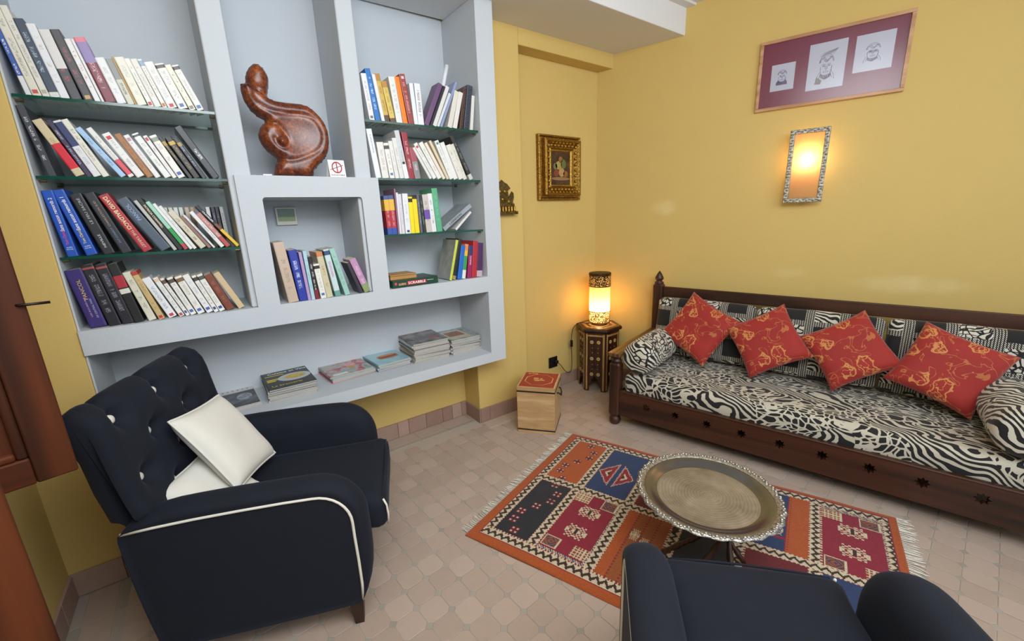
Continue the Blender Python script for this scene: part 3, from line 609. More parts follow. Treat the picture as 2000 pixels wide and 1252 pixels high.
mb = MB(); mb.add([(.035+.052*cos(2*pi*q/24)*(1+.2*sin(3*q)), .005+.036*sin(2*pi*q/24), t+.0009) for q in range(24)], [tuple(range(24))]); mb.build('dish_print', mag_mat('c87820', 'e0c040', '7a9a38', 6, 60), r)
CUP = mag_mat('a83848', 'b8a8a4', '4a9a94', 8, 13)
r, z, t = pile('pile with pink and teal covers', .995, .275, 4, .009, .245, .27, radians(3), [plain('c85868', .35, 0, .2), PALEC, plain('70b0c0', .35, 0, .1), CUP], .006, toplabel='pink and teal ice cream magazine topping its low pile')
mb = MB(); mb.prism([(.0, -.06), (.028, .0), (-.028, .0)], lambda p: (p[0]+.03, p[1]-.01, t), lambda p: (p[0]+.03, p[1]-.01, t+.0006)); mb.build('cone_print', plain('c89858', .5, 0, .2), r)
mb = MB(); mb.add([(.03+.034*cos(2*pi*q/18), .012+.03*sin(2*pi*q/18), t+.0008) for q in range(18)], [tuple(range(18))]); mb.build('scoop_print', plain('d8a0a8', .5, 0, .2), r)
MB().box(-.11, .07, .098, .122, t, t+.0005).build('cover_heading', plain('c04058', .4, 0, .3, 120), r)
MB().box(-.1, -.02, -.125, -.095, t, t+.0005).build('cover_label', plain('dcdcdc', .5, 0, 0), r)
SAV = mag_mat('88b8c4', '9cc4d0', 'a8c8d0', 9, 8)
r, z, t = pile('pile with a pale blue cover', 1.238, .275, 4, .010, .205, .27, radians(4), [plain('3c5aa0', .3, 0, .1), PALEC, plain('c8d8dc', .3), SAV], .005, toplabel='pale blue magazine with a sandwich on its cover')
lettering('SAVEURS', plain('c83c54', .4, 0, 0), r, (.0, .11, t+.0005), (1, 0, 0), (0, 1, 0), .17, .028)
mb = MB()
for k, (c_, sy) in enumerate((('b87838', -.03), ('8c3c2c', -.008), ('c08a48', .014))):
    MB().add([(.01+.065*cos(2*pi*q/20), sy+.018*sin(2*pi*q/20), t+.0004+.0002*k) for q in range(20)], [tuple(range(20))]).build('sandwich_print', plain(c_, .5, 0, .3, 90), r)
TALL1 = mag_mat('3c3c3e', '6c6a68', '8c8480', 11, 14)
r, z, t = pile('tall magazine pile', 1.485, .255, 12, .0105, .235, .285, radians(-2), [PALEC, GREYC, plain('d0ccc6', .3, 0, .1), PALEC, GREYC, plain('a88c6c', .4), PALEC, GREYC, DARKC, PALEC, PALEC, TALL1], .007, toplabel='grey photo magazine topping the tallest pile')
MB().box(.02, .085, -.065, -.045, t, t+.0005).build('cover_heading', plain('b83c40', .4, 0, .3, 120), r)
MB().box(-.11, .11, .10, .14, t, t+.0004).build('cover_band', mag_mat('6c3428', 'a86c50', '3c2c28', 12, 40), r)
TALL2 = mag_mat('3c6050', 'a8b0a8', '5c7868', 13, 12)
r, z, t = pile('pile touching the lamp-side post', 1.722, .250, 9, .0115, .215, .28, radians(0), [PALEC, PALEC, GREYC, PALEC, plain('dcd8d4', .3), DARKC, PALEC, GREYC, TALL2], .007, toplabel='green-edged magazine with a framed picture, on the post-side pile')
MB().box(-.09, .06, -.12, .08, t, t+.0004).build('cover_photo', plain('c0b4a0', .35, 0, .1), r)
MB().box(-.07, .04, -.06, .05, t+.0004, t+.0008).build('cover_picture', mag_mat('3c241c', 'a86434', '28201c', 14, 30), r)

# ------------------------------------------------------------------ board game and wooden box on the plaster ledge
gm = thing('board_game', 'dark green word game box lying on the lamp-side plaster ledge', 'board game', (1.228, .0, ZST+.001), (0, 0, radians(1)))
GG = plain('10402c', .35, 0, .12, 50)
MB().box(0, .275, 0, .19, .001, .040).build('lid', GG, gm, bevel=.002)
MB().box(.003, .272, .003, .187, 0, .012).build('tray', plain('0c2c20', .4), gm)
MB().box(.085, .20, -.0006, .001, .010, .031).build('title_panel', plain('b8203a', .4, 0, 0), gm)
lettering('SCRABBLE', plain('f0ece4', .5, 0, 0), gm, (.1425, -.0012, .0205), (1, 0, 0), (0, 0, 1), .104, .014, True)
MB().box(.012, .024, -.0006, .001, .016, .030).build('age_mark', plain('d04a5a', .4, 0, 0), gm)
MB().box(.034, .078, -.0006, .001, .012, .024).build('tile_picture', mag_mat('d8d0a0', '9a7440', 'c84038', 21, 180), gm)
MB().box(.205, .245, -.0006, .001, .023, .0255).build('small_print', plain('b8d0c0', .5, 0, 0), gm)
wbx = thing('wooden_box', 'small honey-coloured wooden box lying on the green game box', 'box', (1.232, .035, ZST+.0415), (0, 0, radians(1)))
LW = wood('a87a44', 'cfa066', 0, 22, .5, .06)
MB().box(0, .155, 0, .13, 0, .019).build('body', LW, wbx, bevel=.001)
MB().box(0, .155, 0, .13, .0205, .027).build('sliding_lid', LW, wbx, bevel=.001)

# ------------------------------------------------------------------ carved wooden sculpture
def carved(): 
    SIL = [(.684,2.034),(.701,2.037),(.705,2.062),(.719,2.092),(.739,2.114),(.753,2.12),(.772,2.116),(.789,2.096),(.797,2.072),(.796,2.045),(.79,2.017),(.784,1.991),(.804,1.981),(.836,1.976),(.873,1.976),(.911,1.976),(.935,1.973),(.958,1.96),(.981,1.938),(1.002,1.91),(1.016,1.875),(1.021,1.84),(1.018,1.809),(1.01,1.777),(.996,1.75),(.977,1.726),(.953,1.704),(.932,1.68),(.913,1.6505),(.756,1.6505),(.758,1.679),(.765,1.705),(.775,1.727),(.754,1.746),(.733,1.771),(.72,1.799),(.716,1.825),(.723,1.847),(.738,1.872),(.751,1.886),(.729,1.899),(.706,1.92),(.691,1.945),(.682,1.972),(.679,1.998),(.68,2.02)]
    GR = [([(.701,2.037),(.719,2.026),(.733,2.005),(.757,1.992),(.783,1.984)], .013, .008), ([(.711,2.002),(.714,1.971),(.728,1.95),(.756,1.932),(.786,1.923),(.836,1.919),(.903,1.92),(.951,1.905),(.976,1.867),(.981,1.827),(.964,1.785),(.93,1.757),(.876,1.734),(.826,1.722),(.775,1.727)], .008, .010),
          ([(.751,1.886),(.77,1.874),(.792,1.872),(.816,1.845),(.83,1.811),(.826,1.787),(.805,1.775),(.784,1.789),(.776,1.813)], .010, .009), ([(.736,1.848),(.734,1.819),(.743,1.791),(.77,1.759),(.809,1.736)], .006, .007)]
    def dense(L, st, close=False):
        out = []; n = len(L)
        for i in range(n if close else n-1):
            p0, p1, p2, p3 = (L[(i-1) % n] if close or i > 0 else L[i]), L[i], L[(i+1) % n], (L[(i+2) % n] if close or i+2 < n else L[(i+1) % n])
            m = max(1, int(hypot(p2[0]-p1[0], p2[1]-p1[1])/st))
            for q in range(m):
                u = q/m
                out.append(tuple(.5*((2*b)+(-a+c)*u+(2*a-5*b+4*c-d)*u*u+(-a+3*b-3*c+d)*u**3) for a, b, c, d in zip(p0, p1, p2, p3)))
        return out
    S = dense(SIL, .006, True); G = [(dense(g_, .004), a, w) for g_, a, w in GR]
    nS = len(S)
    def inside(x, z):
        c = False; j = nS-1
        for i in range(nS):
            xi, zi = S[i]; xj, zj = S[j]
            if (zi > z) != (zj > z) and x < (xj-xi)*(z-zi)/(zj-zi)+xi: c = not c
            j = i
        return c
    def dist(x, z): return sqrt(min((x-a)**2+(z-b)**2 for a, b in S))
    R = .042
    def depth(x, z, front):
        d = min(R, dist(x, z)); q = sqrt(max(0, 1-(1-d/R)**2)); T = .056
        y = T*q
        if front:
            for g_, a, w in G:
                dd = min((x-u)**2+(z-v)**2 for u, v in g_); y -= .72*a*exp(-dd/(w*w))*min(1, q*1.4)
            if hypot(x-.875, z-1.835) < .095: y -= .012*max(0, 1-(hypot(x-.875, z-1.835)/.095)**2)
            y += .016*exp(-((x-.806)**2+(z-1.80)**2)/.018**2)
            if z > 2.0 and x > .71: y -= .012*min(1, (z-2.0)/.03)
        return y
    st = .0055; bm = bmesh.new(); nx = int(.36/st); nz = int(.48/st); V = {}
    x0, z0 = .672, 1.648
    ins = {(i, j): inside(x0+i*st, z0+j*st) and dist(x0+i*st, z0+j*st) > st*.55 for i in range(nx) for j in range(nz)}
    bmf = []
    for side in (1, 0):
        for (i, j), ok in ins.items():
            if ok:
                x = x0+i*st; z = z0+j*st; V[i, j, side] = bm.verts.new((x, -depth(x, z, True) if side else depth(x, z, False), z))
        for (i, j), ok in ins.items():
            q = [(i, j), (i+1, j), (i+1, j+1), (i, j+1)]
            if all(ins.get(k) for k in q): bm.faces.new([V[k[0], k[1], side] for k in (q if side else q[::-1])])
    # close the rim: snap boundary verts outwards to the outline
    be = [e for e in bm.edges if e.is_boundary]; bv = {v for e in be for v in e.verts}
    for v in bv:
        p = min(S, key=lambda s: (s[0]-v.co.x)**2+(s[1]-v.co.z)**2); v.co.x, v.co.z = p; v.co.y = 0
    for v in list(bm.verts):
        if not v.link_faces: bm.verts.remove(v)
    bmesh.ops.remove_doubles(bm, verts=list(bm.verts), dist=.0004)
    for v in bm.verts: v.co.x -= .85; v.co.z -= 1.650
    bmesh.ops.smooth_vert(bm, verts=[v for v in bm.verts if v.co.z > .004], factor=.4, use_axis_x=True, use_axis_y=True, use_axis_z=True)
    bmesh.ops.recalc_face_normals(bm, faces=bm.faces)
    me = bpy.data.meshes.new('carving'); bm.to_mesh(me); bm.free()
    me.polygons.foreach_set('use_smooth', [True]*len(me.polygons)); return me
def burl():
    m, t, b = base('burl_wood', .38); v = t.obj()
    n = t.noise(v, 110, 5, .7, .8); n2 = t.noise(v, 9, 3, .6, 1.5)
    f = t.math('ADD', t.math('MULTIPLY', n, .55), t.math('MULTIPLY', n2, .45))
    t.put(b.inputs['Base Color'], t.ramp(f, [(.40, lin('35120a')), (.5, lin('6e3015')), (.62, lin('a4581f'))])); t.put(b.inputs['Normal'], t.bump(n, .08, .001))
    b.inputs['Coat Weight'].default_value = .2; b.inputs['Coat Roughness'].default_value = .22; return m
me = carved(); me.materials.append(burl())
sc_ = tag(link('sculpture', me, None, (.85, .085, 1.6495)), 'polished brown carved wood abstract sculpture on the bookcase niche', 'sculpture')
# sign card and small white card beside it
sg = thing('sign_card', 'white folded no-smoking card beside the wooden sculpture', 'sign', (1.018, .0, BT+.0005), (0, 0, radians(4)))
CARD = plain('eceae8', .5, 0, .02)
mb = MB(); mb.add([(-.038, 0, 0), (.038, 0, 0), (.038, .012, .078), (-.038, .012, .078), (-.038, .001, 0), (.038, .001, 0), (.038, .0135, .078), (-.038, .0135, .078)], [(0,1,2,3),(7,6,5,4),(0,4,5,1),(1,5,6,2),(2,6,7,3),(3,7,4,0)]); mb.build('front_leaf', CARD, sg)
mb = MB(); mb.add([(-.038, .054, 0), (.038, .054, 0), (.038, .0135, .078), (-.038, .0135, .078), (-.038, .055, 0), (.038, .055, 0), (.038, .0145, .078), (-.038, .0145, .078)], [(0,1,2,3),(7,6,5,4),(0,4,5,1),(1,5,6,2),(2,6,7,3),(3,7,4,0)]); mb.build('rear_leaf', CARD, sg)
def onc(x, z, e=.0008): return (x, z*.012/.078-e, z)
RED = plain('b01838', .5, 0, 0)
mb = MB(); seg = 28
mb.add([onc(r_*cos(2*pi*q/seg), .044+r_*1.1*sin(2*pi*q/seg)) for r_ in (.019, .0245) for q in range(seg)], [(q, (q+1) % seg, seg+(q+1) % seg, seg+q) for q in range(seg)])
mb.add([onc(*p) for p in ((-.0025, .022), (.0025, .022), (.0025, .066), (-.0025, .066))], [(0, 1, 2, 3)])
mb.build('prohibition_ring', RED, sg)
mb = MB(); mb.add([onc(*p, .0011) for p in ((-.032, .034), (-.031, .0315), (.032, .0545), (.031, .057))], [(0, 1, 2, 3)]); mb.build('cigarette', plain('4a3c34', .5, 0, 0), sg)
lettering('ZONE NON FUMEUR', plain('202024', .5, 0, 0), sg, onc(0, .009), (1, 0, 0), (0, .152, .988), .066, .0055, True)
tag(MB().box(.700, .735, -.005, .04, BT+.0005, BT+.006).build('white_card', plain('e8ecf0', .5), bevel=.001), 'small flat white block at the foot of the sculpture niche', 'card')
# control panel on the niche's rear wall
cp = thing('control_panel', 'white wall control panel with grey-green screen inside the book niche', 'control panel', (.822, .3675, 1.478))
MB().box(-.050, .050, -.018, 0, -.046, .046).build('housing', plain('d8d4c8', .4), cp, bevel=.004)
m, t_, b_ = base('lcd', .12); v = t_.xyz(t_.obj()); t_.put(b_.inputs['Base Color'], t_.ramp(t_.math('MULTIPLY_ADD', v[2], 14.0), [(.4, lin('8a9a78')), (.5, lin('566a62'))])) if False else b_.inputs.__getitem__('Base Color').__setattr__('default_value', lin('74867a'))
MB().box(-.041, .041, -.0195, -.017, -.026, .038).build('screen', m, cp)
MB().box(-.041, .041, -.0198, -.0172, -.026, -.004).build('screen_text_band', plain('98a878', .2, 0, .15, 150), cp)
# ------------------------------------------------------------------ gilt picture on the niche wall
def gold_mat(name, c1, c2, rough=.32):
    m, t, b = base(name, rough, .85); v = t.obj(); n = t.noise(v, 90, 4, .7)
    t.put(b.inputs['Base Color'], t.ramp(n, [(.35, lin(c1)), (.65, lin(c2))])); t.put(b.inputs['Normal'], t.bump(t.noise(v, 140, 4, .7), .7, .004)); return m
GOLD = gold_mat('antique_gilt', '5a3c12', 'b58a3c'); GOLDL = gold_mat('bright_gilt', '8a6420', 'd0a850', .28)
def frame_ring(w0, h0, w1, h1, y0, y1, y2, mb, mi=0):
    # a moulded rectangle: outer (w0,h0) at wall y0, ridge near outer at y1, inner edge (w1,h1) at y2
    prof = [(0, y0), (0, y1), (.25, y1-.006), (.5, (y1+y2)/2), (.8, y2-.004), (1, y2), (1, y0)]
    rg = []
    for f, y in prof:
        w = w0+(w1-w0)*f; h = h0+(h1-h0)*f; rg.append([(-w, y, -h), (w, y, -h), (w, y, h), (-w, y, h)])
    mb.rings(rg, True, False, mi); return mb
gp = thing('gilt_picture', 'small still life in a heavy ornate gold frame on the niche wall', 'picture', (2.722, .299, 1.772))
frame_ring(.213, .230, .175, .19, 0, -.028, -.022, MB()).build('outer_moulding', GOLD, gp)
frame_ring(.182, .198, .118, .132, -.02, -.064, -.038, MB()).build('carved_frame', GOLD, gp)
frame_ring(.122, .138, .098, .118, -.02, -.045, -.032, MB()).build('inner_slip', GOLDL, gp)
beads = MB()
for s in (-1, 1):
    for q in range(26):
        beads.lathe([(.0, -.006), (.0045, -.004), (.006, 0), (.0045, .004), (0, .006)], 6, (s*.205, -.029, -.215+q*.0172))
    for q in range(24):
        beads.lathe([(.0, -.006), (.0045, -.004), (.006, 0), (.0045, .004), (0, .006)], 6, (-.198+q*.0172, -.029, s*.222))
beads.build('bead_row', GOLDL, gp, smooth=True)
leaf = MB()
for s in (-1, 1):
    for q in range(9):
        z = -.165+q*.041
        for dx in (-.016, .012): leaf.lathe([(0, -.013), (.009, -.008), (.012, 0), (.006, .009), (0, .014)], 7, (s*(.15+dx*.8), -.053, z+dx*.6))
    for q in range(7):
        x = -.105+q*.035
        for dx in (-.014, .012): leaf.lathe([(0, -.011), (.010, -.006), (.013, 0), (.007, .008), (0, .012)], 7, (x+dx*.5, -.053, s*(.166+dx*.8)))
leaf.build('carved_leaves', GOLDL, gp, smooth=True)
m, t_, b_ = base('dark_canvas', .35); v = t_.obj(); n = t_.noise(v, 18, 4, .6, .6)
t_.put(b_.inputs['Base Color'], t_.ramp(n, [(.3, lin('1c120c')), (.55, lin('4a2e1c')), (.75, lin('6a4a2c'))]))
MB().box(-.1, .1, -.031, -.02, -.12, .12).build('canvas', m, gp)
for (x, z, rx, rz, c_) in ((-.0, -.075, .095, .012, '8a6a4a'), (.01, -.03, .03, .032, 'b08858'), (-.045, -.035, .026, .026, '7a3c24'), (.05, -.04, .024, .022, '8a5a2c'), (-.02, .02, .032, .03, 'a09048'), (.028, .03, .026, .034, '5c6a38'), (-.055, .012, .02, .024, '6c6c3c'), (0, .062, .02, .022, '8c5c34')):
    MB().add([(x+rx*cos(2*pi*q/18), -.0318-.0002*(z < 0), z+rz*sin(2*pi*q/18)) for q in range(18)], [tuple(range(18))]).build('painted_fruit', plain(c_, .45, 0, .3, 60), gp)
# ------------------------------------------------------------------ brass wall candle holder beside the bookcase
BR = gold_mat('dark_brass', '2c2412', '7a6434', .38)
bh = thing('brass_candle_holder', 'dark pierced brass oil-lamp holder hung beside the white bookcase', 'candle holder', (2.10, .176, 1.445))
out = [(-.10, .02), (.10, .02), (.10, .07), (.086, .078), (.097, .115), (.095, .14), (.08, .152), (.065, .132), (.055, .11), (.048, .155), (.07, .172), (.043, .2), (.02, .21), (.0, .225), (-.02, .21), (-.043, .2), (-.07, .172), (-.048, .155), (-.055, .11), (-.065, .132), (-.08, .152), (-.095, .14), (-.097, .115), (-.086, .078), (-.10, .07)]
MB().prism(out, lambda p: (p[0], -.002, p[1]), lambda p: (p[0], -.007, p[1])).build('back_plate', BR, bh)
MB().box(-.10, .10, -.045, -.003, .004, .012).build('tray', BR, bh, bevel=.001)
MB().box(-.10, .10, -.047, -.043, .002, .022).build('tray_rim', BR, bh, bevel=.001)
for q in range(8):
    x = -.085+q*.0243
    MB().lathe([(.007, .012), (.009, .02), (.008, .05), (.004, .056)], 8, (x, -.025, 0)).build('oil_cup', GOLDL, bh, smooth=True)
for (x, z) in ((-.05, .085), (0, .1), (.05, .085), (-.02, .15), (.02, .15)):
    MB().lathe([(0, -.012), (.009, -.007), (.011, 0), (.008, .008), (0, .013)], 8, (x, -.006, z)).build('boss', GOLDL, bh, smooth=True)

# ------------------------------------------------------------------ framed drawings on the right wall
def wthing(name, label, cat, s, z, d=.001): return thing(name, label, cat, on_right(s, d, z), (0, 0, AW-pi/2))
# local frame of things on the right wall: x along the wall towards the open side, -y out of the wall, z up
PW = wood('a87850', 'd0a27c', 0, 20, .45, .1)
tp = wthing('framed_drawings', 'long pale wood frame with three portrait sketches on maroon mount', 'picture', -1.160, 2.23)
w, h = .359, .20
for nm, bx in (('frame_rail', (-w, w, -.022, 0, h-.018, h)), ('frame_rail', (-w, w, -.022, 0, -h, -h+.018)), ('frame_stile', (-w, -w+.018, -.022, 0, -h+.018, h-.018)), ('frame_stile', (w-.018, w, -.022, 0, -h+.018, h-.018))):
    MB().box(*bx).build(nm, PW, tp, bevel=.002)
MB().box(-w+.017, w-.017, -.008, -.001, -h+.017, h-.017).build('mount', plain('86223e', .6, 0, .05), tp)
PAP = plain('d6d8dc', .6, 0, .03)
INK = plain('6a4c5c', .7, 0, .2, 80); INK2 = plain('80709a', .7, 0, .2, 80); OCH = plain('b89458', .7, 0, .3, 60)
def sketch(cx, cz, sx, sz, hat, ink, sh):
    def P(x, z): return (cx+x*sx, -.0095, cz+z*sz)
    mb = MB(); r = .0013
    def stroke(L, rr=r): mb.tube([P(*q) for q in L], rr, 4, False, 0, .3)
    arc = lambda a0, a1, rx, rz, x0=0, z0=0, n=14: [(x0+rx*cos(a0+(a1-a0)*q/n), z0+rz*sin(a0+(a1-a0)*q/n)) for q in range(n+1)]
    stroke(arc(pi*1.02, pi*1.98, .42, .72, 0, .05)); stroke(arc(0, pi, .46, .30, 0, .22)); stroke(arc(0, pi, .52, .42, 0, .2))
    for s in (-1, 1):
        stroke(arc(.2, pi-.2, .14, .07, s*.19, .06)); stroke(arc(pi, 2*pi, .10, .05, s*.19, .05)); stroke(arc(0, 2*pi, .03, .03, s*.19, .05))
        stroke([(s*.05, .02), (s*.07, -.12), (s*.02, -.16)])
        stroke([(s*.4, -.25), (s*.62, -.5), (s*.66, -.7)]); stroke([(s*.36, -.38), (s*.5, -.62)])
    stroke(arc(0, pi, .16, .05, 0, -.28)); stroke(arc(pi, 2*pi, .2, .06, 0, -.26))
    for q in range(16):
        x = -.36+q*.048; stroke([(x, -.34-.1*cos(x*4)), (x*1.05+.01, -.5-.06*sin(q*2.1)), (x*.9, -.66+.22*abs(x))])
    for q in range(10): stroke([(-.42+q*.09, .3+.1*cos(q*.7)), (-.3+q*.075, .42+.08*sin(q))])
    mb.build('pencil_strokes', ink, tp)
    sh_ = MB(); 
    for L in hat: sh_.add([P(*q)[0:1]+(-.0088,)+P(*q)[2:3] for q in L], [tuple(range(len(L)))])
    if hat: sh_.build('wash', sh, tp)
for (cx, cz, ww, hh) in ((-.225, -.015, .062, .075), (-.008, .005, .090, .125), (.205, .03, .085, .095)):
    MB().box(cx-ww, cx+ww, -.0088, -.0075, cz-hh, cz+hh).build('paper', PAP, tp)
sketch(-.228, -.012, .044, .062, [[(-.66, -.75), (.66, -.75), (.62, -.5), (.4, -.3), (.2, -.6), (-.2, -.6), (-.4, -.3), (-.62, -.5)]], INK2, INK2)
sketch(-.008, .0, .066, .105, [[(-.55, .5), (.5, .56), (.75, .85), (-.3, .72)], [(-.75, -.85), (-.3, -.9), (-.2, -.7), (-.6, -.5)]], INK, OCH)
sketch(.200, .03, .058, .072, [[(-.5, -.05), (.45, -.05), (.4, .12), (-.3, .12)]], INK2, INK2)
MB().box(-w+.016, w-.016, -.0135, -.012, -h+.016, h-.016).build('glazing', glass_mat('picture_glass', 'f4f4f8', 1.6, .22), tp)

# ------------------------------------------------------------------ wall sconce
SILV = gold_mat('embossed_silver', '6a665c', 'c4c0b4', .3)
sn = wthing('wall_sconce', 'lit wall sconce with embossed silver frame and frosted glass', 'wall lamp', -1.118, 1.671)
w, h = .101, .216
FR = .026
for nm, bx in (('frame_rail', (-w, w, -.075, -.063, h-FR, h)), ('frame_rail', (-w, w, -.075, -.063, -h, -h+FR)), ('frame_stile', (-w, -w+FR, -.075, -.063, -h+FR, h-FR)), ('frame_stile', (w-FR, w, -.075, -.063, -h+FR, h-FR))):
    MB().box(*bx).build(nm, SILV, sn, bevel=.003)
em = MB()
for s in (-1, 1):
    for q in range(26): em.lathe([(0, -.004), (.006, -.002), (.0075, 0), (.006, .002), (0, .004)], 6, (s*(w-FR/2)+.004*(-1)**q, -.0755, -h+.01+q*.0165))
    for q in range(12): em.lathe([(0, -.004), (.006, -.002), (.0075, 0), (.006, .002), (0, .004)], 6, (-w+.012+q*.0162, -.0755, s*(h-FR/2)+.004*(-1)**q))
em.build('embossing', SILV, sn, smooth=True)
MB().box(-w+.01, w-.01, -.063, -.058, -h+.01, h-.01).build('inner_rim', CHROME, sn) if False else None
m = bpy.data.materials.new('frosted_glass'); m.use_nodes = True; t_ = NT(m); m.node_tree.nodes.remove(m.node_tree.nodes['Principled BSDF'])
tl = t_.new('ShaderNodeBsdfTranslucent', i_Color=lin('f6dcb8')); df = t_.new('ShaderNodeBsdfDiffuse', i_Color=lin('e8cfa8'))
mx = t_.new('ShaderNodeMixShader', i_0=.25, i_1=tl.outputs[0], i_2=df.outputs[0]); tp_ = t_.new('ShaderNodeBsdfRefraction', i_Roughness=.35, i_IOR=1.02, i_Color=lin('fff0d8'))
mx2 = t_.new('ShaderNodeMixShader', i_0=.3, i_1=mx.outputs[0], i_2=tp_.outputs[0]); t_.l.new(mx2.outputs[0], m.node_tree.nodes['Material Output'].inputs['Surface'])
MB().box(-w+FR-.004, w-FR+.004, -.070, -.066, -h+FR-.004, h-FR+.004).build('frosted_pane', m, sn)
MB().box(-.04, .04, -.012, 0, -.06, .06).build('wall_plate', plain('d8d4cc', .4), sn)
MB().box(-.005, .005, -.030, -.012, -.034, -.024).build('bulb_arm', CHROME, sn)
MB().box(-.03, .03, -.058, -.05, -h+.02, -h+.03).build('bracket', CHROME, sn); MB().box(-.006, .006, -.063, 0, -h+.02, -h+.03).build('bracket', CHROME, sn)
def emit(name, c, s):
    m = bpy.data.materials.new(name); m.use_nodes = True; t = NT(m); m.node_tree.nodes.remove(m.node_tree.nodes['Principled BSDF'])
    e = t.new('ShaderNodeEmission', i_Color=lin(c), i_Strength=s); t.l.new(e.outputs[0], m.node_tree.nodes['Material Output'].inputs['Surface']); return m
MB().lathe([(.008, -.03), (.010, -.015), (.019, .01), (.021, .025), (.014, .042), (0, .048)], 14, (0, -.024, .03)).build('bulb', emit('sconce_bulb', 'ffd6a8', 62), sn, smooth=True)
MB().lathe([(.008, -.055), (.008, -.03)], 10, (0, -.024, .03)).build('bulb_holder', plain('d0ccc4', .4), sn)
# ------------------------------------------------------------------ socket, hexagonal table, lamp, cord
so = thing('wall_socket', 'black wall socket low on the yellow niche wall', 'socket', (2.645, .299, .232))
MB().box(-.046, .046, -.010, 0, -.046, .046).build('plate', plain('17181a', .3), so, bevel=.003)
MB().lathe([(.019, 0), (.019, .004), (.016, .004), (.016, .001)], 16).build('socket_well', plain('08080a', .4), so, loc=(.012, -.010, 0), rot=(pi/2, 0, 0))
MB().box(.005, .04, -.034, -.008, -.014, .014).build('cord_plug', plain('101012', .4), so, bevel=.005)
HT = thing('side_table', 'hexagonal dark wood side table with inlaid rosettes, under the lamp', 'table', (2.975, .092, 0), (0, 0, radians(2)))
INL = wood('8a6434', 'b8925a', 2, 30, .45, .2); HW = wood('1e0f08', '45230f', 2, 16, .4)
R6 = .168; ap = R6*cos(pi/6)
mb = MB(); 
def hexring(r, z): return [(r*cos(pi/3*q+pi), r*sin(pi/3*q+pi), z) for q in range(6)]
mb.rings([hexring(R6-.006, .500), hexring(R6+.018, .512), hexring(R6+.022, .524), hexring(R6+.018, .536), hexring(R6+.010, .540)]); mb.build('top', HW, HT)
mb = MB(); mb.rings([hexring(.145, .5403), hexring(.145, .5412), hexring(.118, .5412), hexring(.118, .5403)], cap=False); mb.build('top_inlay', INL, HT)
MB().lathe([(.08, .5403), (.08, .5412), (.062, .5412), (.062, .5403)], 24).build('top_inlay', INL, HT)
for q in range(6):
    a = pi+pi/6+q*pi/3   # face normal direction
    fr = bpy.data.objects.new('panel_frame', None)
    M_ = Matrix.Rotation(a+pi/2, 4, 'Z')
    def T3(x, y, z): return tuple(M_ @ Vector((x, y-ap, z)))
    hw = R6/2-.001
    # panel with a horseshoe cut at the foot
    poly = [(-hw, 0), (-hw+.034, 0), (-hw+.034, .05), (-.034, .075), (-.022, .082), (-.03, .1), (-.012, .118), (0, .135), (.012, .118), (.03, .1), (.022, .082), (.034, .075), (hw-.034, .05), (hw-.034, 0), (hw, 0), (hw, .502), (-hw, .502)]
    pn = MB().prism(poly, lambda p: T3(p[0], 0, p[1]), lambda p: T3(p[0], .014, p[1])).build('panel', HW, HT)
    def quad(nm, x0, x1, z0, z1, mat, y0=-.003, y1=.001):
        mb = MB().prism([(x0, z0), (x1, z0), (x1, z1), (x0, z1)], lambda p: T3(p[0], y0, p[1]), lambda p: T3(p[0], y1, p[1])); return mb.build(nm, mat, pn)
    for s in (-1, 1): quad('inlay_strip', s*(hw-.015)-.0065, s*(hw-.015)+.0065, .012, .492, INL)
    quad('inlay_strip', -hw+.022, hw-.022, .472, .486, INL)
    ROS = plain('b49a68', .45, 0, .35, 90)
    for z in (.150, .285, .425):
        for s in (-1, 1):
            pts = [(s*.027+.0145*cos(2*pi*k/16)*(1+.08*cos(8*2*pi*k/16)), z+.0145*sin(2*pi*k/16)) for k in range(16)]
            MB().prism(pts, lambda p: T3(p[0], -.003, p[1]), lambda p: T3(p[0], .001, p[1])).build('rosette', ROS, pn)
            MB().prism([(s*.027+.004*cos(k), z+.004*sin(k)) for k in range(6)], lambda p: T3(p[0], -.0036, p[1]), lambda p: T3(p[0], -.002, p[1])).build('rosette_eye', plain('5a3418', .5), pn)
    for z in (.215, .355):
        star = [(.012*(1 if k % 2 else .45)*cos(pi*k/6), z+.02*(1 if k % 2 else .45)*sin(pi*k/6)) for k in range(12)]
        MB().prism(star, lambda p: T3(p[0], -.002, p[1]), lambda p: T3(p[0], .001, p[1])).build('star_cut', plain('0c0606', .6), pn)
        for s in (-1, 1):
            for dz in (-.02, .02): MB().prism([(s*.022+.0035*cos(k), z+dz+.0035*sin(k)) for k in range(6)], lambda p: T3(p[0], -.0025, p[1]), lambda p: T3(p[0], .001, p[1])).build('stud', ROS, pn)
    bpy.data.objects.remove(fr)
LP = thing('table_lamp', 'lit cylinder lamp with pierced bronze bands, on the hexagonal table', 'lamp', (2.985, .095, .5425))
BRZ = gold_mat('bronze', '2a1c0c', '5c4424', .42)
def pierced():
    m = bpy.data.materials.new('pierced_bronze'); m.use_nodes = True; t = NT(m); b = m.node_tree.nodes['Principled BSDF']
    b.inputs['Metallic'].default_value = .8; b.inputs['Roughness'].default_value = .4; b.inputs['Base Color'].default_value = lin('4a3418')
    vo = t.new('ShaderNodeTexVoronoi', i_Vector=t.obj(), i_Scale=75.0); vo.feature = 'DISTANCE_TO_EDGE'
    hole = t.math('GREATER_THAN', vo.outputs['Distance'], .16)
    tr = t.new('ShaderNodeBsdfTransparent'); mx = t.new('ShaderNodeMixShader', i_0=hole, i_1=b.outputs[0], i_2=tr.outputs[0])
    t.l.new(mx.outputs[0], m.node_tree.nodes['Material Output'].inputs['Surface']); return m
PBR = pierced()
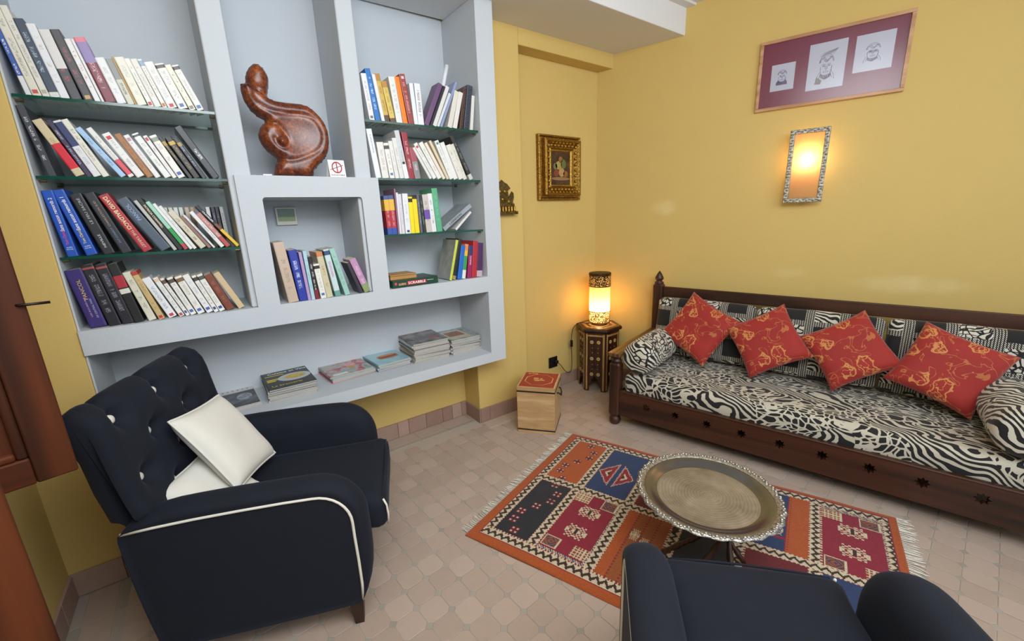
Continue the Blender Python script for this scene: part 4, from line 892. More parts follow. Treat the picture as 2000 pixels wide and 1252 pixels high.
m = bpy.data.materials.new('parchment_shade'); m.use_nodes = True; t_ = NT(m); m.node_tree.nodes.remove(m.node_tree.nodes['Principled BSDF'])
tl = t_.new('ShaderNodeBsdfTranslucent', i_Color=lin('f4dca4')); df = t_.new('ShaderNodeBsdfDiffuse', i_Color=lin('ead6a4'))
mx = t_.new('ShaderNodeMixShader', i_0=.4, i_1=tl.outputs[0], i_2=df.outputs[0]); t_.l.new(mx.outputs[0], m.node_tree.nodes['Material Output'].inputs['Surface'])
PARCH = m
def ring(r, z0, z1): 
    mb = MB(); n = 40; mb.rings([[(r*cos(2*pi*j/n), r*sin(2*pi*j/n), z) for j in range(n)] for z in (z0, z1)], cap=False); return mb
MB().lathe([(.068, 0), (.070, .006), (.066, .012), (.058, .018), (.058, .022), (.01, .022)], 32).build('foot', BRZ, LP, smooth=False)
ring(.083, .022, .112).build('lower_pierced_band', PBR, LP, smooth=True)
ring(.080, .024, .112).build('lower_lining', PARCH, LP, smooth=True)
ring(.084, .112, .318).build('shade', PARCH, LP, smooth=True)
ring(.087, .318, .420).build('upper_pierced_band', PBR, LP, smooth=True)
ring(.084, .318, .418).build('upper_lining', PARCH, LP, smooth=True)
for z in (.020, .108, .316, .335, .412): MB().tube([(.0865*cos(2*pi*q/36), .0865*sin(2*pi*q/36), z+.003) for q in range(36)], .0032, 5, True).build('rim', BRZ, LP, smooth=True)
ring(.0882, .404, .424).build('top_rim', BRZ, LP, smooth=True)
mb = MB(); mb.lathe([(.0882, .424), (.084, .426), (.05, .4262), (.0, .4262)], 36); mb.build('lid', BRZ, LP)
MB().lathe([(.010, .022), (.010, .11), (.013, .12), (.028, .15), (.030, .17), (.02, .195), (0, .202)], 14).build('bulb', emit('lamp_bulb', 'ffcf90', 52), LP, smooth=True)
cord = [(2.672, .266, .228), (2.70, .255, .20), (2.735, .25, .15), (2.775, .25, .118), (2.81, .25, .125), (2.822, .25, .19), (2.818, .25, .30), (2.815, .25, .40), (2.82, .235, .50), (2.85, .20, .552), (2.90, .15, .5495), (2.93, .12, .548)]
mb = MB(); P_ = [Vector(p) for p in cord]; dn = []
for i in range(len(P_)-1):
    for q in range(4):
        u = q/4; a, b, c, d = P_[max(0, i-1)], P_[i], P_[i+1], P_[min(len(P_)-1, i+2)]
        dn.append(.5*((2*b)+(-a+c)*u+(2*a-5*b+4*c-d)*u*u+(-a+3*b-3*c+d)*u**3))
mb.tube(dn, .0028, 6)
cr = thing('lamp_cord', 'thin black lamp cord with inline switch hanging beside the hexagonal table', 'cord', (2.672, .266, .228))
o = mb.build('cable', plain('121214', .4), cr, smooth=True, loc=(-2.672, -.266, -.228))
MB().box(-.010, .010, -.009, .009, -.030, .030).build('inline_switch', plain('121214', .35), cr, bevel=.005, loc=(2.817-2.672, .25-.266, .37-.228))

# ------------------------------------------------------------------ wine crate stool
wc = thing('wooden_crate', 'square blond wood crate with red printed lid and rope handle', 'crate', (1.962, -.103, 0), (0, 0, radians(-51)))
BW = wood('b08a5c', 'd8b88a', 0, 16, .5, .12)
L_, Wd, Hh = .255, .275, .335
MB().box(0, L_, 0, .012, .026, .300).build('side_board', BW, wc, bevel=.001); MB().box(0, L_, Wd-.012, Wd, .026, .300).build('side_board', BW, wc, bevel=.001)
MB().box(0, .012, .012, Wd-.012, .026, .300).build('end_board', BW, wc, bevel=.001); MB().box(L_-.012, L_, .012, Wd-.012, .026, .300).build('end_board', BW, wc, bevel=.001)
MB().box(0, L_, 0, Wd, 0, .022).build('base_board', BW, wc, bevel=.001)
MB().box(-.0012, L_+.0012, -.0012, Wd+.0012, .020, .029).build('black_strip', plain('1c1614', .6), wc); MB().box(-.0012, L_+.0012, -.0012, Wd+.0012, .296, .3065).build('black_strip', plain('1c1614', .6), wc)  # black painted strips, slightly proud, around the foot and below the lid
MB().box(0, L_, 0, Wd, .305, Hh-.002).build('lid', BW, wc, bevel=.001)
MB().box(.010, L_-.010, .010, Wd-.010, Hh-.0022, Hh-.0008).build('red_print', plain('9a3428', .55, 0, .12, 30), wc)
CR = plain('d0a868', .55, 0, .15, 60)
oc = [(.1275+.10*cos(pi/8+pi/4*k), .1375+.10*sin(pi/8+pi/4*k)) for k in range(8)]
mb = MB().tube([(x, y, Hh-.0006) for x, y in oc], .0035, 4, True, 0, .15); mb.build('octagon_line', CR, wc)
for bx in ((.09, .165, .125, .137), (.085, .12, .150, .168), (.13, .15, .145, .16), (.10, .13, .112, .119), (.03, .05, .235, .245), (.055, .075, .24, .25), (.08, .10, .235, .247)): MB().box(bx[0], bx[1], bx[2], bx[3], Hh-.0009, Hh-.0003).build('printed_motif', CR, wc)
MB().tube([(L_+.001, .09, .268), (L_+.012, .093, .266), (L_+.022, .11, .25), (L_+.024, .1375, .232), (L_+.022, .165, .25), (L_+.012, .182, .266), (L_+.001, .185, .268)], .005, 6).build('rope_handle', plain('1c1a1c', .6, 0, .2), wc, smooth=True)
# ------------------------------------------------------------------ sofa bench
SO = (2.556, -.447, 0); SR = radians(-76.5)
SL = 1.948
sf = thing('sofa_bench', 'long dark wood bench frame with star-pierced front rail, against the yellow wall', 'sofa frame', SO, (0, 0, SR))
def turned_post(u, w, top, name='front_post'):
    mb = MB(); c = .036
    sqr = lambda r, z, k=.75: [(u+x*r, w+y*r, z) for x, y in ((-1, -k), (-k, -1), (k, -1), (1, -k), (1, k), (k, 1), (-k, 1), (-1, k))]
    mb.rings([sqr(.030, .072), sqr(c, .085), sqr(c, top-.075), sqr(.028, top-.062)])
    p = mb.build(name, DWOODZ, sf)
    MB().lathe([(.020, 0), (.033, .012), (.040, .032), (.036, .052), (.022, .066), (.024, .074), (.03, .078)], 18, (u, w, 0)).build('ball_foot', DWOODZ, p, smooth=True)
    return p
for u in (0, SL):
    p = turned_post(u, 0, .515)
    MB().lathe([(.028, .452), (.034, .462), (.034, .472), (.026, .478), (.030, .490), (.034, .497), (.034, .503)], 18, (u, 0, 0)).build('turned_neck', DWOODZ, p, smooth=True)
    p = turned_post(u, .70, .950, 'back_post')
    MB().lathe([(.030, .886), (.034, .893), (.030, .902), (.018, .908), (.024, .916), (.032, .926), (.030, .938), (.016, .966), (.004, .984), (0, .986)], 18, (u, .70, 0)).build('finial', DWOODZ, p, smooth=True)
    # arm board
    mb = MB(); s = 1 if u == 0 else -1
    mb.add([(u-.045, -.05, .503), (u+.045, -.05, .503), (u+.035, .67, .515), (u-.035, .67, .515), (u-.045, -.05, .528), (u+.045, -.05, .528), (u+.035, .67, .540), (u-.035, .67, .540)], [(0,3,2,1),(4,5,6,7),(0,1,5,4),(1,2,6,5),(2,3,7,6),(3,0,4,7)])
    mb.build('arm_board', wood('3a2410', '7a5a30', 1, 12, .35), sf, bevel=.006)
    MB().box(u-.018, u+.018, .03, .67, .09, .24).build('side_rail', DWOOD, sf)
# pierced front rail
u0, u1 = .036, SL-.036; pitch = .187; zc = .186; z0, z1 = .080, .256; ya, yb = -.022, .006
mb = MB(); star = [(.0285*(1 if k % 2 == 0 else .62)*cos(pi*k/8), .0285*(1 if k % 2 == 0 else .62)*sin(pi*k/8)) for k in range(16)]
cells_ = [.226+pitch*k for k in range(9)]
edges = [u0]+[(cells_[k]+cells_[k+1])/2 for k in range(8)]+[u1]
for k, cu in enumerate(cells_):
    e0, e1 = edges[k], edges[k+1]
    bd = []
    for q in range(16):
        a = pi*q/8; dx, dz = cos(a), sin(a)
        tx = ((e1-cu) if dx > 0 else (e0-cu))/dx if abs(dx) > 1e-6 else 1e9
        tz = ((z1-zc) if dz > 0 else (z0-zc))/dz if abs(dz) > 1e-6 else 1e9
        t = min(tx, tz); bd.append((cu+dx*t, zc+dz*t))
    # add the true corners by snapping the nearest boundary point
    for cx, cz in ((e0, z0), (e1, z0), (e1, z1), (e0, z1)):
        i = min(range(16), key=lambda j: (atan2(bd[j][1]-zc, bd[j][0]-cu)-atan2(cz-zc, cx-cu)+pi) % (2*pi)-pi if False else abs(((atan2(bd[j][1]-zc, bd[j][0]-cu)-atan2(cz-zc, cx-cu)+pi) % (2*pi))-pi)); bd[i] = (cx, cz)
    st = [(cu+x, zc+z) for x, z in star]
    for y, flip in ((ya, 0), (yb, 1)):
        V = [(x, y, z) for x, z in bd]+[(x, y, z) for x, z in st]
        mb.add(V, [(q, (q+1) % 16, 16+(q+1) % 16, 16+q) for q in range(16)])
    V = [(x, y, z) for y in (ya, yb) for x, z in st]; mb.add(V, [(q, (q+1) % 16, 16+(q+1) % 16, 16+q) for q in range(16)])
for z in (z0, z1): mb.add([(u0, ya, z), (u1, ya, z), (u1, yb, z), (u0, yb, z)], [(0, 1, 2, 3)])
for u in (u0, u1): mb.add([(u, ya, z0), (u, yb, z0), (u, yb, z1), (u, ya, z1)], [(0, 1, 2, 3)])
mb.build('front_rail', DWOOD, sf)
MB().box(u0, u1, -.026, .006, .252, .262).build('rail_moulding', DWOOD, sf, bevel=.003)
MB().box(u0, u1, .69, .715, .792, .868).build('back_rail', DWOOD, sf, bevel=.004)
MB().box(u0, u1, .69, .712, .50, .58).build('back_rail', DWOOD, sf, bevel=.004)
MB().box(u0, u1, .69, .712, .09, .25).build('back_rail', DWOOD, sf, bevel=.004)
MB().box(u0, u1, .012, .685, .195, .212).build('seat_board', DWOOD, sf)

# animal-print fabrics
def zebra_giraffe(t, v, zs=1.0, mixscale=3.0, seed=0.0, bias=.5, warp=1.4):
    mp = t.new('ShaderNodeMapping', i_Vector=v); mp.inputs['Location'].default_value = (seed, seed*.7, seed*.3); p = mp.outputs[0]
    nz = t.new('ShaderNodeTexNoise', i_Vector=p, i_Scale=6.0*zs, i_Detail=1.5, i_Roughness=.5)
    off = t.new('ShaderNodeVectorMath', operation='SUBTRACT', i_0=nz.outputs[1], i_1=(.5, .5, .5))
    sc = t.new('ShaderNodeVectorMath', operation='SCALE', i_0=off.outputs[0], i_3=.14*warp/zs)
    ad = t.new('ShaderNodeVectorMath', i_0=p, i_1=sc.outputs[0]); ad.operation = 'ADD'
    wv = t.new('ShaderNodeTexWave', i_Vector=ad.outputs[0], i_Scale=14.0*zs, i_Distortion=1.3, i_Detail=1.0, i_Detail_Scale=2.0); wv.bands_direction = 'DIAGONAL'
    zeb = t.math('GREATER_THAN', wv.outputs[1], .54)
    vo = t.new('ShaderNodeTexVoronoi', i_Vector=ad.outputs[0], i_Scale=30.0*zs, i_Randomness=.85); vo.feature = 'DISTANCE_TO_EDGE'
    gir = t.math('LESS_THAN', vo.outputs['Distance'], .115)
    mk = t.math('GREATER_THAN', t.noise(p, mixscale, 0.0), bias)
    return t.math('ADD', t.math('MULTIPLY', zeb, t.math('SUBTRACT', 1.0, mk)), t.math('MULTIPLY', gir, mk)), zeb, gir
def cloth_out(m, t, b, f, cw='cdc8b8', cb='121012'):
    t.put(b.inputs['Base Color'], t.mix(f, lin(cb), lin(cw))); b.inputs['Sheen Weight'].default_value = .15
    t.put(b.inputs['Normal'], t.bump(t.noise(t.obj(), 800, 2), .2, .0006))
def stretch(t, v, s):
    mp = t.new('ShaderNodeMapping', i_Vector=v); mp.inputs['Scale'].default_value = s; return mp.outputs[0]
m, t_, b_ = base('zebra_mattress', .8); f, z_, g_ = zebra_giraffe(t_, stretch(t_, t_.obj(), (.75, 1.25, 1.0)), 1.0, 4.2, 1.3, .455); cloth_out(m, t_, b_, f, 'bfb8a6'); ZEBM = m
m, t_, b_ = base('zebra_bolster', .8); f, z_, g_ = zebra_giraffe(t_, t_.obj(), .95, 5.0, 4.1, .5)
inv = t_.math('SUBTRACT', 1.0, g_); mk = t_.math('GREATER_THAN', t_.noise(t_.obj(), 6.0, 1.0), .52)
f = t_.math('ADD', t_.math('MULTIPLY', z_, t_.math('SUBTRACT', 1.0, mk)), t_.math('MULTIPLY', inv, mk)); cloth_out(m, t_, b_, f); ZEBB = m
def panel_cloth():
    m, t, b = base('panel_print', .8); v = t.obj(); X = t.xyz(v)
    px, pz = .165, .150
    gx = t.math('DIVIDE', t.math('ADD', X[0], 5*px+.03), px); gz = t.math('DIVIDE', t.math('ADD', X[2], 5*pz+.02), pz)
    fx = t.math('FRACT', gx); fz = t.math('FRACT', gz); ix = t.math('FLOOR', gx); iz = t.math('FLOOR', gz)
    ci = t.new('ShaderNodeCombineXYZ', i_X=ix, i_Y=iz, i_Z=t.new('ShaderNodeObjectInfo').outputs['Random']); wn_ = t.new('ShaderNodeTexWhiteNoise', i_Vector=ci.outputs[0]); rnd = wn_.outputs[0]
    par = t.math('FRACT', t.math('MULTIPLY', t.math('ADD', ix, iz), .5))      # 0 or .5: chequer of black and print panels
    f, zb, gr = zebra_giraffe(t, v, 1.15, 3.0, 2.2); pr = t.math('GREATER_THAN', rnd, .5)
    pat = t.math('ADD', t.math('MULTIPLY', zb, pr), t.math('MULTIPLY', t.math('SUBTRACT', 1.0, gr), t.math('SUBTRACT', 1.0, pr)))
    pat = t.math('MULTIPLY', pat, t.math('GREATER_THAN', par, .25))
    bx = t.math('LESS_THAN', t.math('ABSOLUTE', t.math('SUBTRACT', fx, .5)), .36); bz = t.math('LESS_THAN', t.math('ABSOLUTE', t.math('SUBTRACT', fz, .5)), .40)
    inside = t.math('MULTIPLY', bx, bz)
    tick = t.math('GREATER_THAN', t.math('SINE', t.math('MULTIPLY', t.math('ADD', X[0], X[2]), 700.0)), -.1)
    ln = t.math('GREATER_THAN', t.math('SINE', t.math('MULTIPLY', t.math('MINIMUM', t.math('ABSOLUTE', t.math('SUBTRACT', fx, .5)), 9.0), 90.0)), -.3)
    bord = t.math('MULTIPLY', tick, t.math('MAXIMUM', ln, .4))
    f = t.math('ADD', t.math('MULTIPLY', inside, pat), t.math('MULTIPLY', t.math('SUBTRACT', 1.0, inside), t.math('GREATER_THAN', bord, .5)))
    cloth_out(m, t, b, f); return m
PANEL = panel_cloth()
def soft_box(nx, ny, nz, sx, sy, sz, e=5.0, bulge=.0, wob=.004, seed=0, sag=0.0):
    """closed rounded box of half sizes sx, sy, sz with soft edges, bulging and gently uneven"""
    bm = bmesh.new(); bmesh.ops.create_cube(bm, size=2)
    bmesh.ops.subdivide_edges(bm, edges=[ed for ed in bm.edges if abs(ed.verts[0].co.x-ed.verts[1].co.x) > 1], cuts=nx, use_grid_fill=True)
    bmesh.ops.subdivide_edges(bm, edges=[ed for ed in bm.edges if abs(ed.verts[0].co.y-ed.verts[1].co.y) > 1], cuts=ny, use_grid_fill=True)
    bmesh.ops.subdivide_edges(bm, edges=[ed for ed in bm.edges if abs(ed.verts[0].co.z-ed.verts[1].co.z) > 1], cuts=nz, use_grid_fill=True)
    for v in bm.verts:
        x, y, z = v.co; k = (abs(x)**e+abs(y)**e+abs(z)**e)**(1/e); mxx = max(abs(x), abs(y), abs(z)); s = mxx/k if k else 1
        r = min(sx, sy, sz)
        # round only near the rims: work in metres
        X, Y, Z = x*sx, y*sy, z*sz
        rr = r*.55; cx, cy, cz = [max(-a+rr, min(a-rr, q)) for q, a in ((X, sx), (Y, sy), (Z, sz))]
        d = Vector((X-cx, Y-cy, Z-cz)); 
        if d.length > 1e-9:
            mx_ = max(abs(d.x), abs(d.y), abs(d.z)); d = d.normalized()*mx_ if mx_ > 0 else d
        p = Vector((cx, cy, cz))+d
        bl = bulge*(1-(x*x))*(1-(y*y)); p.z += bl*(1 if z > 0 else -1)*abs(z)
        p.y += bulge*.5*(1-z*z)*(1-x*x)*(1 if y > 0 else -1)*(abs(y) > .9)
        if z > 0: p.z -= sag*(1-x*x)*(1-y*y)
        p += Vector([mnoise.noise(Vector((p.x*6+seed, p.y*6, p.z*6+3.3*q))) for q in range(3)])*wob
        v.co = p
    me = bpy.data.meshes.new('soft'); bm.to_mesh(me); bm.free(); me.polygons.foreach_set('use_smooth', [True]*len(me.polygons)); return me
SM = Matrix.Translation(Vector(SO)) @ Matrix.Rotation(SR, 4, 'Z')
def sofa_pt(u, w, z): return SM @ Vector((u, w, z))
me = soft_box(60, 22, 6, (SL-.09)/2, .335, .078, bulge=.012, wob=.006, seed=2); me.materials.append(ZEBM)
tag(link('mattress', me, None, sofa_pt(SL/2, .345, .294), (0, 0, SR)), 'long zebra and leopard print seat mattress on the dark bench', 'mattress')
for k, (u, lab) in enumerate(((.138, 'animal-print bolster at the lamp end of the bench'), (SL-.138, 'animal-print bolster at the bench end away from the lamp'))):
    mb = MB(); n = 28; prof = [(.0, -.332), (.06, -.335), (.095, -.325), (.110, -.30), (.114, -.2), (.113, -.05), (.113, .1), (.108, .165), (.095, .182), (.06, .190), (0, .190)]
    mb.rings([[(r*cos(2*pi*j/n)*1.0, y, r*sin(2*pi*j/n)*(1.0)) for j in range(n)] for r, y in prof if r > 0])
    o = mb.build('bolster', ZEBB, None, smooth=True); o.location = sofa_pt(u, .325, .496); o.rotation_euler = (0, 0, SR)
    mm = o.modifiers.new('ss', 'SUBSURF'); mm.levels = 1; mm.render_levels = 1
    tag(o, lab, 'bolster', 'bench bolsters')
for k, (ua, ub, lab) in enumerate(((.045, .690, 'panel-print back cushion nearest the lamp'), (.700, 1.340, 'panel-print back cushion in the middle of the bench'), (1.350, 1.905, 'panel-print back cushion farthest from the lamp'))):
    me = soft_box(26, 5, 18, (ub-ua)/2, .056, .200, bulge=.012, wob=.006, seed=k*5+1); me.materials.append(PANEL)
    o = link('back_cushion', me, None)
    o.matrix_world = Matrix.Translation(sofa_pt((ua+ub)/2, .598, .598)) @ Matrix.Rotation(SR, 4, 'Z') @ Matrix.Rotation(radians(-9), 4, 'X')
    tag(o, lab, 'cushion', 'bench back cushions')
# pillows
def pillow_mesh(s, T, n=22, corner=.10, seed=0, aspect=1.0):
    V = []; F = []
    for side in (1, -1):
        for i in range(n+1):
            for j in range(n+1):
                a = -1+2*i/n; b = -1+2*j/n
                q = max(0., (1-a**4))**.5*max(0., (1-b**4))**.5
                k = 1-corner*(1-(a*a))*abs(b)**2*1.0; l = 1-corner*(1-(b*b))*abs(a)**2
                x = a*s/2*l; y = b*s*aspect/2*k
                w_ = .10*mnoise.noise(Vector((a*1.6+seed, b*1.6, side+seed)))
                V.append((x, y, side*(T/2*q*(1+w_)+.0012)))
    N = (n+1)**2; idx = lambda i, j: i*(n+1)+j
    for sd in (0, 1):
        for i in range(n):
            for j in range(n):
                f = (idx(i, j), idx(i+1, j), idx(i+1, j+1), idx(i, j+1)); F.append(tuple(v+sd*N for v in (f if sd == 0 else f[::-1])))
    rim = [idx(i, 0) for i in range(n)]+[idx(n, j) for j in range(n)]+[idx(i, n) for i in range(n, 0, -1)]+[idx(0, j) for j in range(n, 0, -1)]
    for q in range(len(rim)):
        a, b = rim[q], rim[(q+1) % len(rim)]; F.append((a, a+N, b+N, b))
    mb = MB(); mb.add(V, F); return mb, [V[i] for i in rim]
def safari():
    m, t, b = base('red_safari_print', .75); v = t.obj()
    n = t.noise(v, 11, 2.5, .6, .8); line = t.math('LESS_THAN', t.math('ABSOLUTE', t.math('SUBTRACT', n, .5)), .012)
    n3 = t.noise(v, 24, 2, .5, .4); line2 = t.math('LESS_THAN', t.math('ABSOLUTE', t.math('SUBTRACT', n3, .52)), .018)
    vo = t.new('ShaderNodeTexVoronoi', i_Vector=v, i_Scale=9.5); blob = t.math('LESS_THAN', vo.outputs['Distance'], t.math('ADD', .34, t.math('MULTIPLY', t.math('SUBTRACT', t.noise(v, 22, 2), .5), .5)))
    rim = t.math('LESS_THAN', t.math('ABSOLUTE', t.math('SUBTRACT', vo.outputs['Distance'], t.math('ADD', .34, t.math('MULTIPLY', t.math('SUBTRACT', t.noise(v, 22, 2), .5), .5)))), .03)
    pick = t.math('GREATER_THAN', t.new('ShaderNodeSeparateXYZ', i_0=vo.outputs['Color']).outputs[0], .25)
    ft = t.math('MULTIPLY', t.math('MAXIMUM', t.math('MULTIPLY', blob, t.math('MAXIMUM', line2, line)), rim), pick)
    ft = t.math('MAXIMUM', ft, t.math('MULTIPLY', line, .5))
    basec = t.mix(t.noise(v, 6, 3), lin('86140f'), lin('a32418'))
    t.put(b.inputs['Base Color'], t.mix(t.math('MULTIPLY', ft, .8), basec, lin('cf8f4c'))); b.inputs['Sheen Weight'].default_value = .2
    t.put(b.inputs['Normal'], t.bump(t.noise(v, 700, 2), .2, .0006)); return m
SAF = safari()
w0, zc0, inc = .385, .435, radians(62)
def place_pillow(cu, cv, ang, s, T, mat, label, seed, lift=0.0):
    mb, rim = pillow_mesh(s, T, 22, .08, seed)
    o = mb.build('throw_pillow', mat, None, smooth=True)
    up = Vector((0, cos(inc), sin(inc))); out = Vector((0, -sin(inc), cos(inc)))
    C = Vector((cu, w0, zc0)) + up*cv + out*lift
    ax = Vector((1, 0, 0))*cos(ang)+up*sin(ang); ay = -Vector((1, 0, 0))*sin(ang)+up*cos(ang)
    M = Matrix(((ax.x, ay.x, out.x, C.x), (ax.y, ay.y, out.y, C.y), (ax.z, ay.z, out.z, C.z), (0, 0, 0, 1)))
    o.matrix_world = SM @ M
    return tag(o, label, 'pillow', 'red throw pillows on the bench')
place_pillow(.377, .215, radians(-28), .385, .10, SAF, 'red safari-print throw pillow nearest the lamp', 1, .028)
place_pillow(.795, .190, radians(33), .365, .10, SAF, 'red safari-print throw pillow, second from the lamp', 2, .04)
place_pillow(1.195, .205, radians(35), .355, .10, SAF, 'red safari-print throw pillow, third from the lamp', 3, .028)
place_pillow(1.592, .180, radians(-22), .365, .10, SAF, 'red safari-print throw pillow farthest from the lamp', 4, .04)

# ------------------------------------------------------------------ rug
RO = Vector((1.183, -.712)); ru = Vector((cos(radians(18.3)), sin(radians(18.3)))); rv = Vector((cos(radians(-68.5)), sin(radians(-68.5))))
RW_, RL_ = 1.09, 1.64
OR, NV, BL, CRM, DRD, CRE, BRN, BLK, ORB, WHT = [lin(c)[:3] for c in ('9c4713', '15161f', '1b3058', '7e1029', '5e1019', 'bfae8c', '32170f', '120f0d', '874616', 'bdb094')]
rb = [.065, .290, .560, .810, 1.060, 1.330, 1.600]
def zig(t, c, w):      # zigzag band: t along, c across in -1..1
    ph = (t/.036) % 1.0; tri = abs(ph-.5)*4-1
    return BRN if abs(c-tri*.55) < .42 else WHT
def motif(x, y):       # stepped white tribal medallion, centre 0, half size 1
    ax, ay = abs(x), abs(y)
    if ax > 1 or ay > 1: return None
    if ax < .14 and ay < .42: return BRN
    if ax+ay < .5: return WHT
    gx, gy = int((ax)*5), int((ay)*5)
    if gx in (1, 3) and gy <= 4 and (gx+gy) % 2 == 1: return WHT
    if gy in (1, 3) and gx <= 4 and gx <= 5-gy and gx % 2 == 0: return WHT
    if gy == 0 and gx in (3, 4): return WHT
    return None
def dia(x, y):
    ax, ay = abs(x), abs(y)
    if max(ax, ay) > 1: return None
    if ax < .16 or ay < .16: return BRN
    if abs(ax-.55) < .2 and abs(ay-.55) < .2: return WHT
    return CRM if ax < .95 and ay < .95 else None
def rug_color(s, v):
    if s < .040 or s > RW_-.024 or v < .045 or v > RL_-.03: return OR
    if s < .047 or s > RW_-.030 or v < .050 or v > RL_-.035: return CRM
    if s < .092: return zig(v, (s-.069)/.022, 1)
    if s > RW_-.068: return zig(v, (s-(RW_-.049))/.019, 1)
    sm = .565
    if abs(s-sm) < .019: return zig(v, (s-sm)/.019, 1)
    if abs(s-sm) < .025 or s < .098 or s > RW_-.074: return CRM if int(v/.008) % 2 else WHT
    row = 0
    for k, b in enumerate(rb):
        if abs(v-b) < .019: return zig(s, (v-b)/.019, 1)
        if abs(v-b) < .025: return CRM if int(s/.008) % 2 else WHT
        if v > b: row = k+1
    lo, hi = rb[row-1], rb[min(row, 6)]; q = (v-lo)/(hi-lo); far = s > sm
    s0, s1 = (sm, RW_-.07) if far else (.095, sm); p = (s-s0)/(s1-s0)
    def crimson():
        if q < .10 or q > .90 or p < .04 or p > .96: return BL if int((s+v)/.006) % 2 else CRE
        for (cp, cq) in ((.13, .25), (.87, .75)):
            if abs(p-cp) < .075 and abs(q-cq) < .14:
                a, b = abs(p-cp)/.075, abs(q-cq)/.14
                if a > .85 or b > .85: return WHT
                return BL if (a+b) % .5 < .2 else ORB
        for (cp, cq) in ((.13, .76), (.87, .24)):
            if abs(p-cp) < .075 and abs(q-cq) < .14:
                return WHT if (int((p-cp+.1)/.0333) + int((q-cq+.17)/.0567)) >= 0 and ((p-cp+.1) % .0333 < .012 or (q-cq+.17) % .0567 < .02) else (ORB if int(p*60) % 2 else CRM)
        for cp in (.36, .68):
            m_ = motif((q-.5)/.19, (p-cp)/.09)
            if m_: return m_
        return CRM
    if row == 1:
        bgc = OR if far else NV
        for k in range(7):
            cp = .08+k*.14; cq = .5+.33*((abs(((k+1.5)/3.0) % 2-1))*2-1)*.9
            d_ = dia((q-cq)/.10, (p-cp)/.046)
            if d_: return d_ if far or d_ is not BRN else NV
        return bgc
    if row == 2:
        if not far: return crimson()
        for sg, cq in ((1, .30), (-1, .66)):
            x = (q-cq)*sg; hgt = .17-abs(x) if False else None
            a = (q-(cq-.2*sg))*sg/.34; b = abs(p-.46)/.26
            if 0 < a < 1.0 and b < (a):
                e = a-b
                if e < .12 or a > .9: return WHT if int((p+q)*60) % 2 else CRM
                if e < .4 or a > .72: return CRM
                return NV if e > .55 else WHT
        return BL
    if row == 3:
        if far: return DRD
        for k in (.3, .5, .7):
            if abs(q-k) < .012: return CRM if int(s/.009) % 2 else ORB
        for cq, cp in ((.4, .62), (.6, .55)):
            m_ = motif((q-cq)/.08, (p-cp)/.075)
            if m_: return WHT
        return OR if q < .3 else ORB
    if row == 4: return DRD if far else BLK
    if row == 5:
        if not far: return DRD if p > .5 else CRM
        if q > .62: return CRM if (abs(q-.64) < .012 or abs(q-.97) < .012) and int(s/.009) % 2 else OR
        if abs(p-.5) < .02 or abs(p-.24) < .02: return CRM
        m_ = motif((q-.45)/.12, (p-.66)/.08) or motif((q-.45)/.12, (p-.36)/.08)
        return WHT if m_ else (BL if q < .6 else CRM)
    if row == 6: return crimson() if far else BL
    return OR
def make_rug():
    st = .0045; nx = int(RW_/st); ny = int(RL_/st); V = []; F = []
    for j in range(ny+1):
        for i in range(nx+1):
            s = RW_*i/nx; v = RL_*j/ny
            w_ = .006*sin(v*5+1)*(1 if i in (0,) else 1)
            p = ru*s+rv*v+ru*(.006*sin(v*6.3))
            z = .009+.0012*mnoise.noise(Vector((s*9, v*9, 0)))+.0007*(((i*7+j*13) % 5)/5)
            if i in (0, nx) or j in (0, ny): z = .003
            V.append((p.x, p.y, z))
    for j in range(ny):
        for i in range(nx): a = j*(nx+1)+i; F.append((a, a+nx+1, a+nx+2, a+1))
    nT = len(V); me = bpy.data.meshes.new('pile')
    # underside
    rim = [i for i in range(nx+1)]
    c4 = [0, nx, (ny+1)*(nx+1)-1, ny*(nx+1)]
    me.from_pydata(V, [], F)
    at = me.color_attributes.new('weave', 'BYTE_COLOR', 'CORNER'); cols = []
    for j in range(ny):
        for i in range(nx):
            c = rug_color(RW_*(i+.5)/nx, RL_*(j+.5)/ny); k = .88+.24*random.random()
            # attributes are stored as sRGB bytes from linear floats
            q = (min(1, c[0]*k), min(1, c[1]*k), min(1, c[2]*k), 1); cols += list(q)*4
    at.data.foreach_set('color', cols)
    m, t, b = base('wool_pile', .9); ac = t.new('ShaderNodeVertexColor'); ac.layer_name = 'weave'
    t.put(b.inputs['Base Color'], ac.outputs[0]); b.inputs['Sheen Weight'].default_value = .2; t.put(b.inputs['Normal'], t.bump(t.noise(t.obj(), 260, 2), .5, .002))
    me.materials.append(m); me.polygons.foreach_set('use_smooth', [True]*len(me.polygons)); return me
rg_ = thing('rug', 'orange, crimson and navy Berber rug with white fringe under the tray', 'rug', (RO.x, RO.y, 0))
link('pile', make_rug(), rg_)
mb = MB(); q = [ru*0, ru*RW_, ru*RW_+rv*RL_, rv*RL_]; mb.prism([(v.x*.999, v.y*.999) for v in q], lambda p: (p[0], p[1], .0006), lambda p: (p[0], p[1], .0030)); mb.build('backing', plain('6a3c20', .9), rg_)
FRI = plain('c9c4b8', .9, 0, .12, 200)
def fringe(v0, dirn, s_ranges, ln):
    mb = MB()
    for s0, s1 in s_ranges:
        s = s0
        while s < s1:
            L = ln*random.uniform(.75, 1.15); b = ru*s+rv*v0; sw = random.uniform(-.02, .02); w = random.uniform(.002, .0032)
            pts = [(b.x, b.y, .005), *[((b+rv*(dirn*L*q)+ru*(sw*q*q)).x, (b+rv*(dirn*L*q)+ru*(sw*q*q)).y, .005-.002*q+.003*sin(q*3+s*40)*(1-q)) for q in (.35, .7, 1.0)]]
            mb.tube(pts, [w, w, w*1.2, w*.6], 4); s += random.uniform(.008, .013)
    return mb
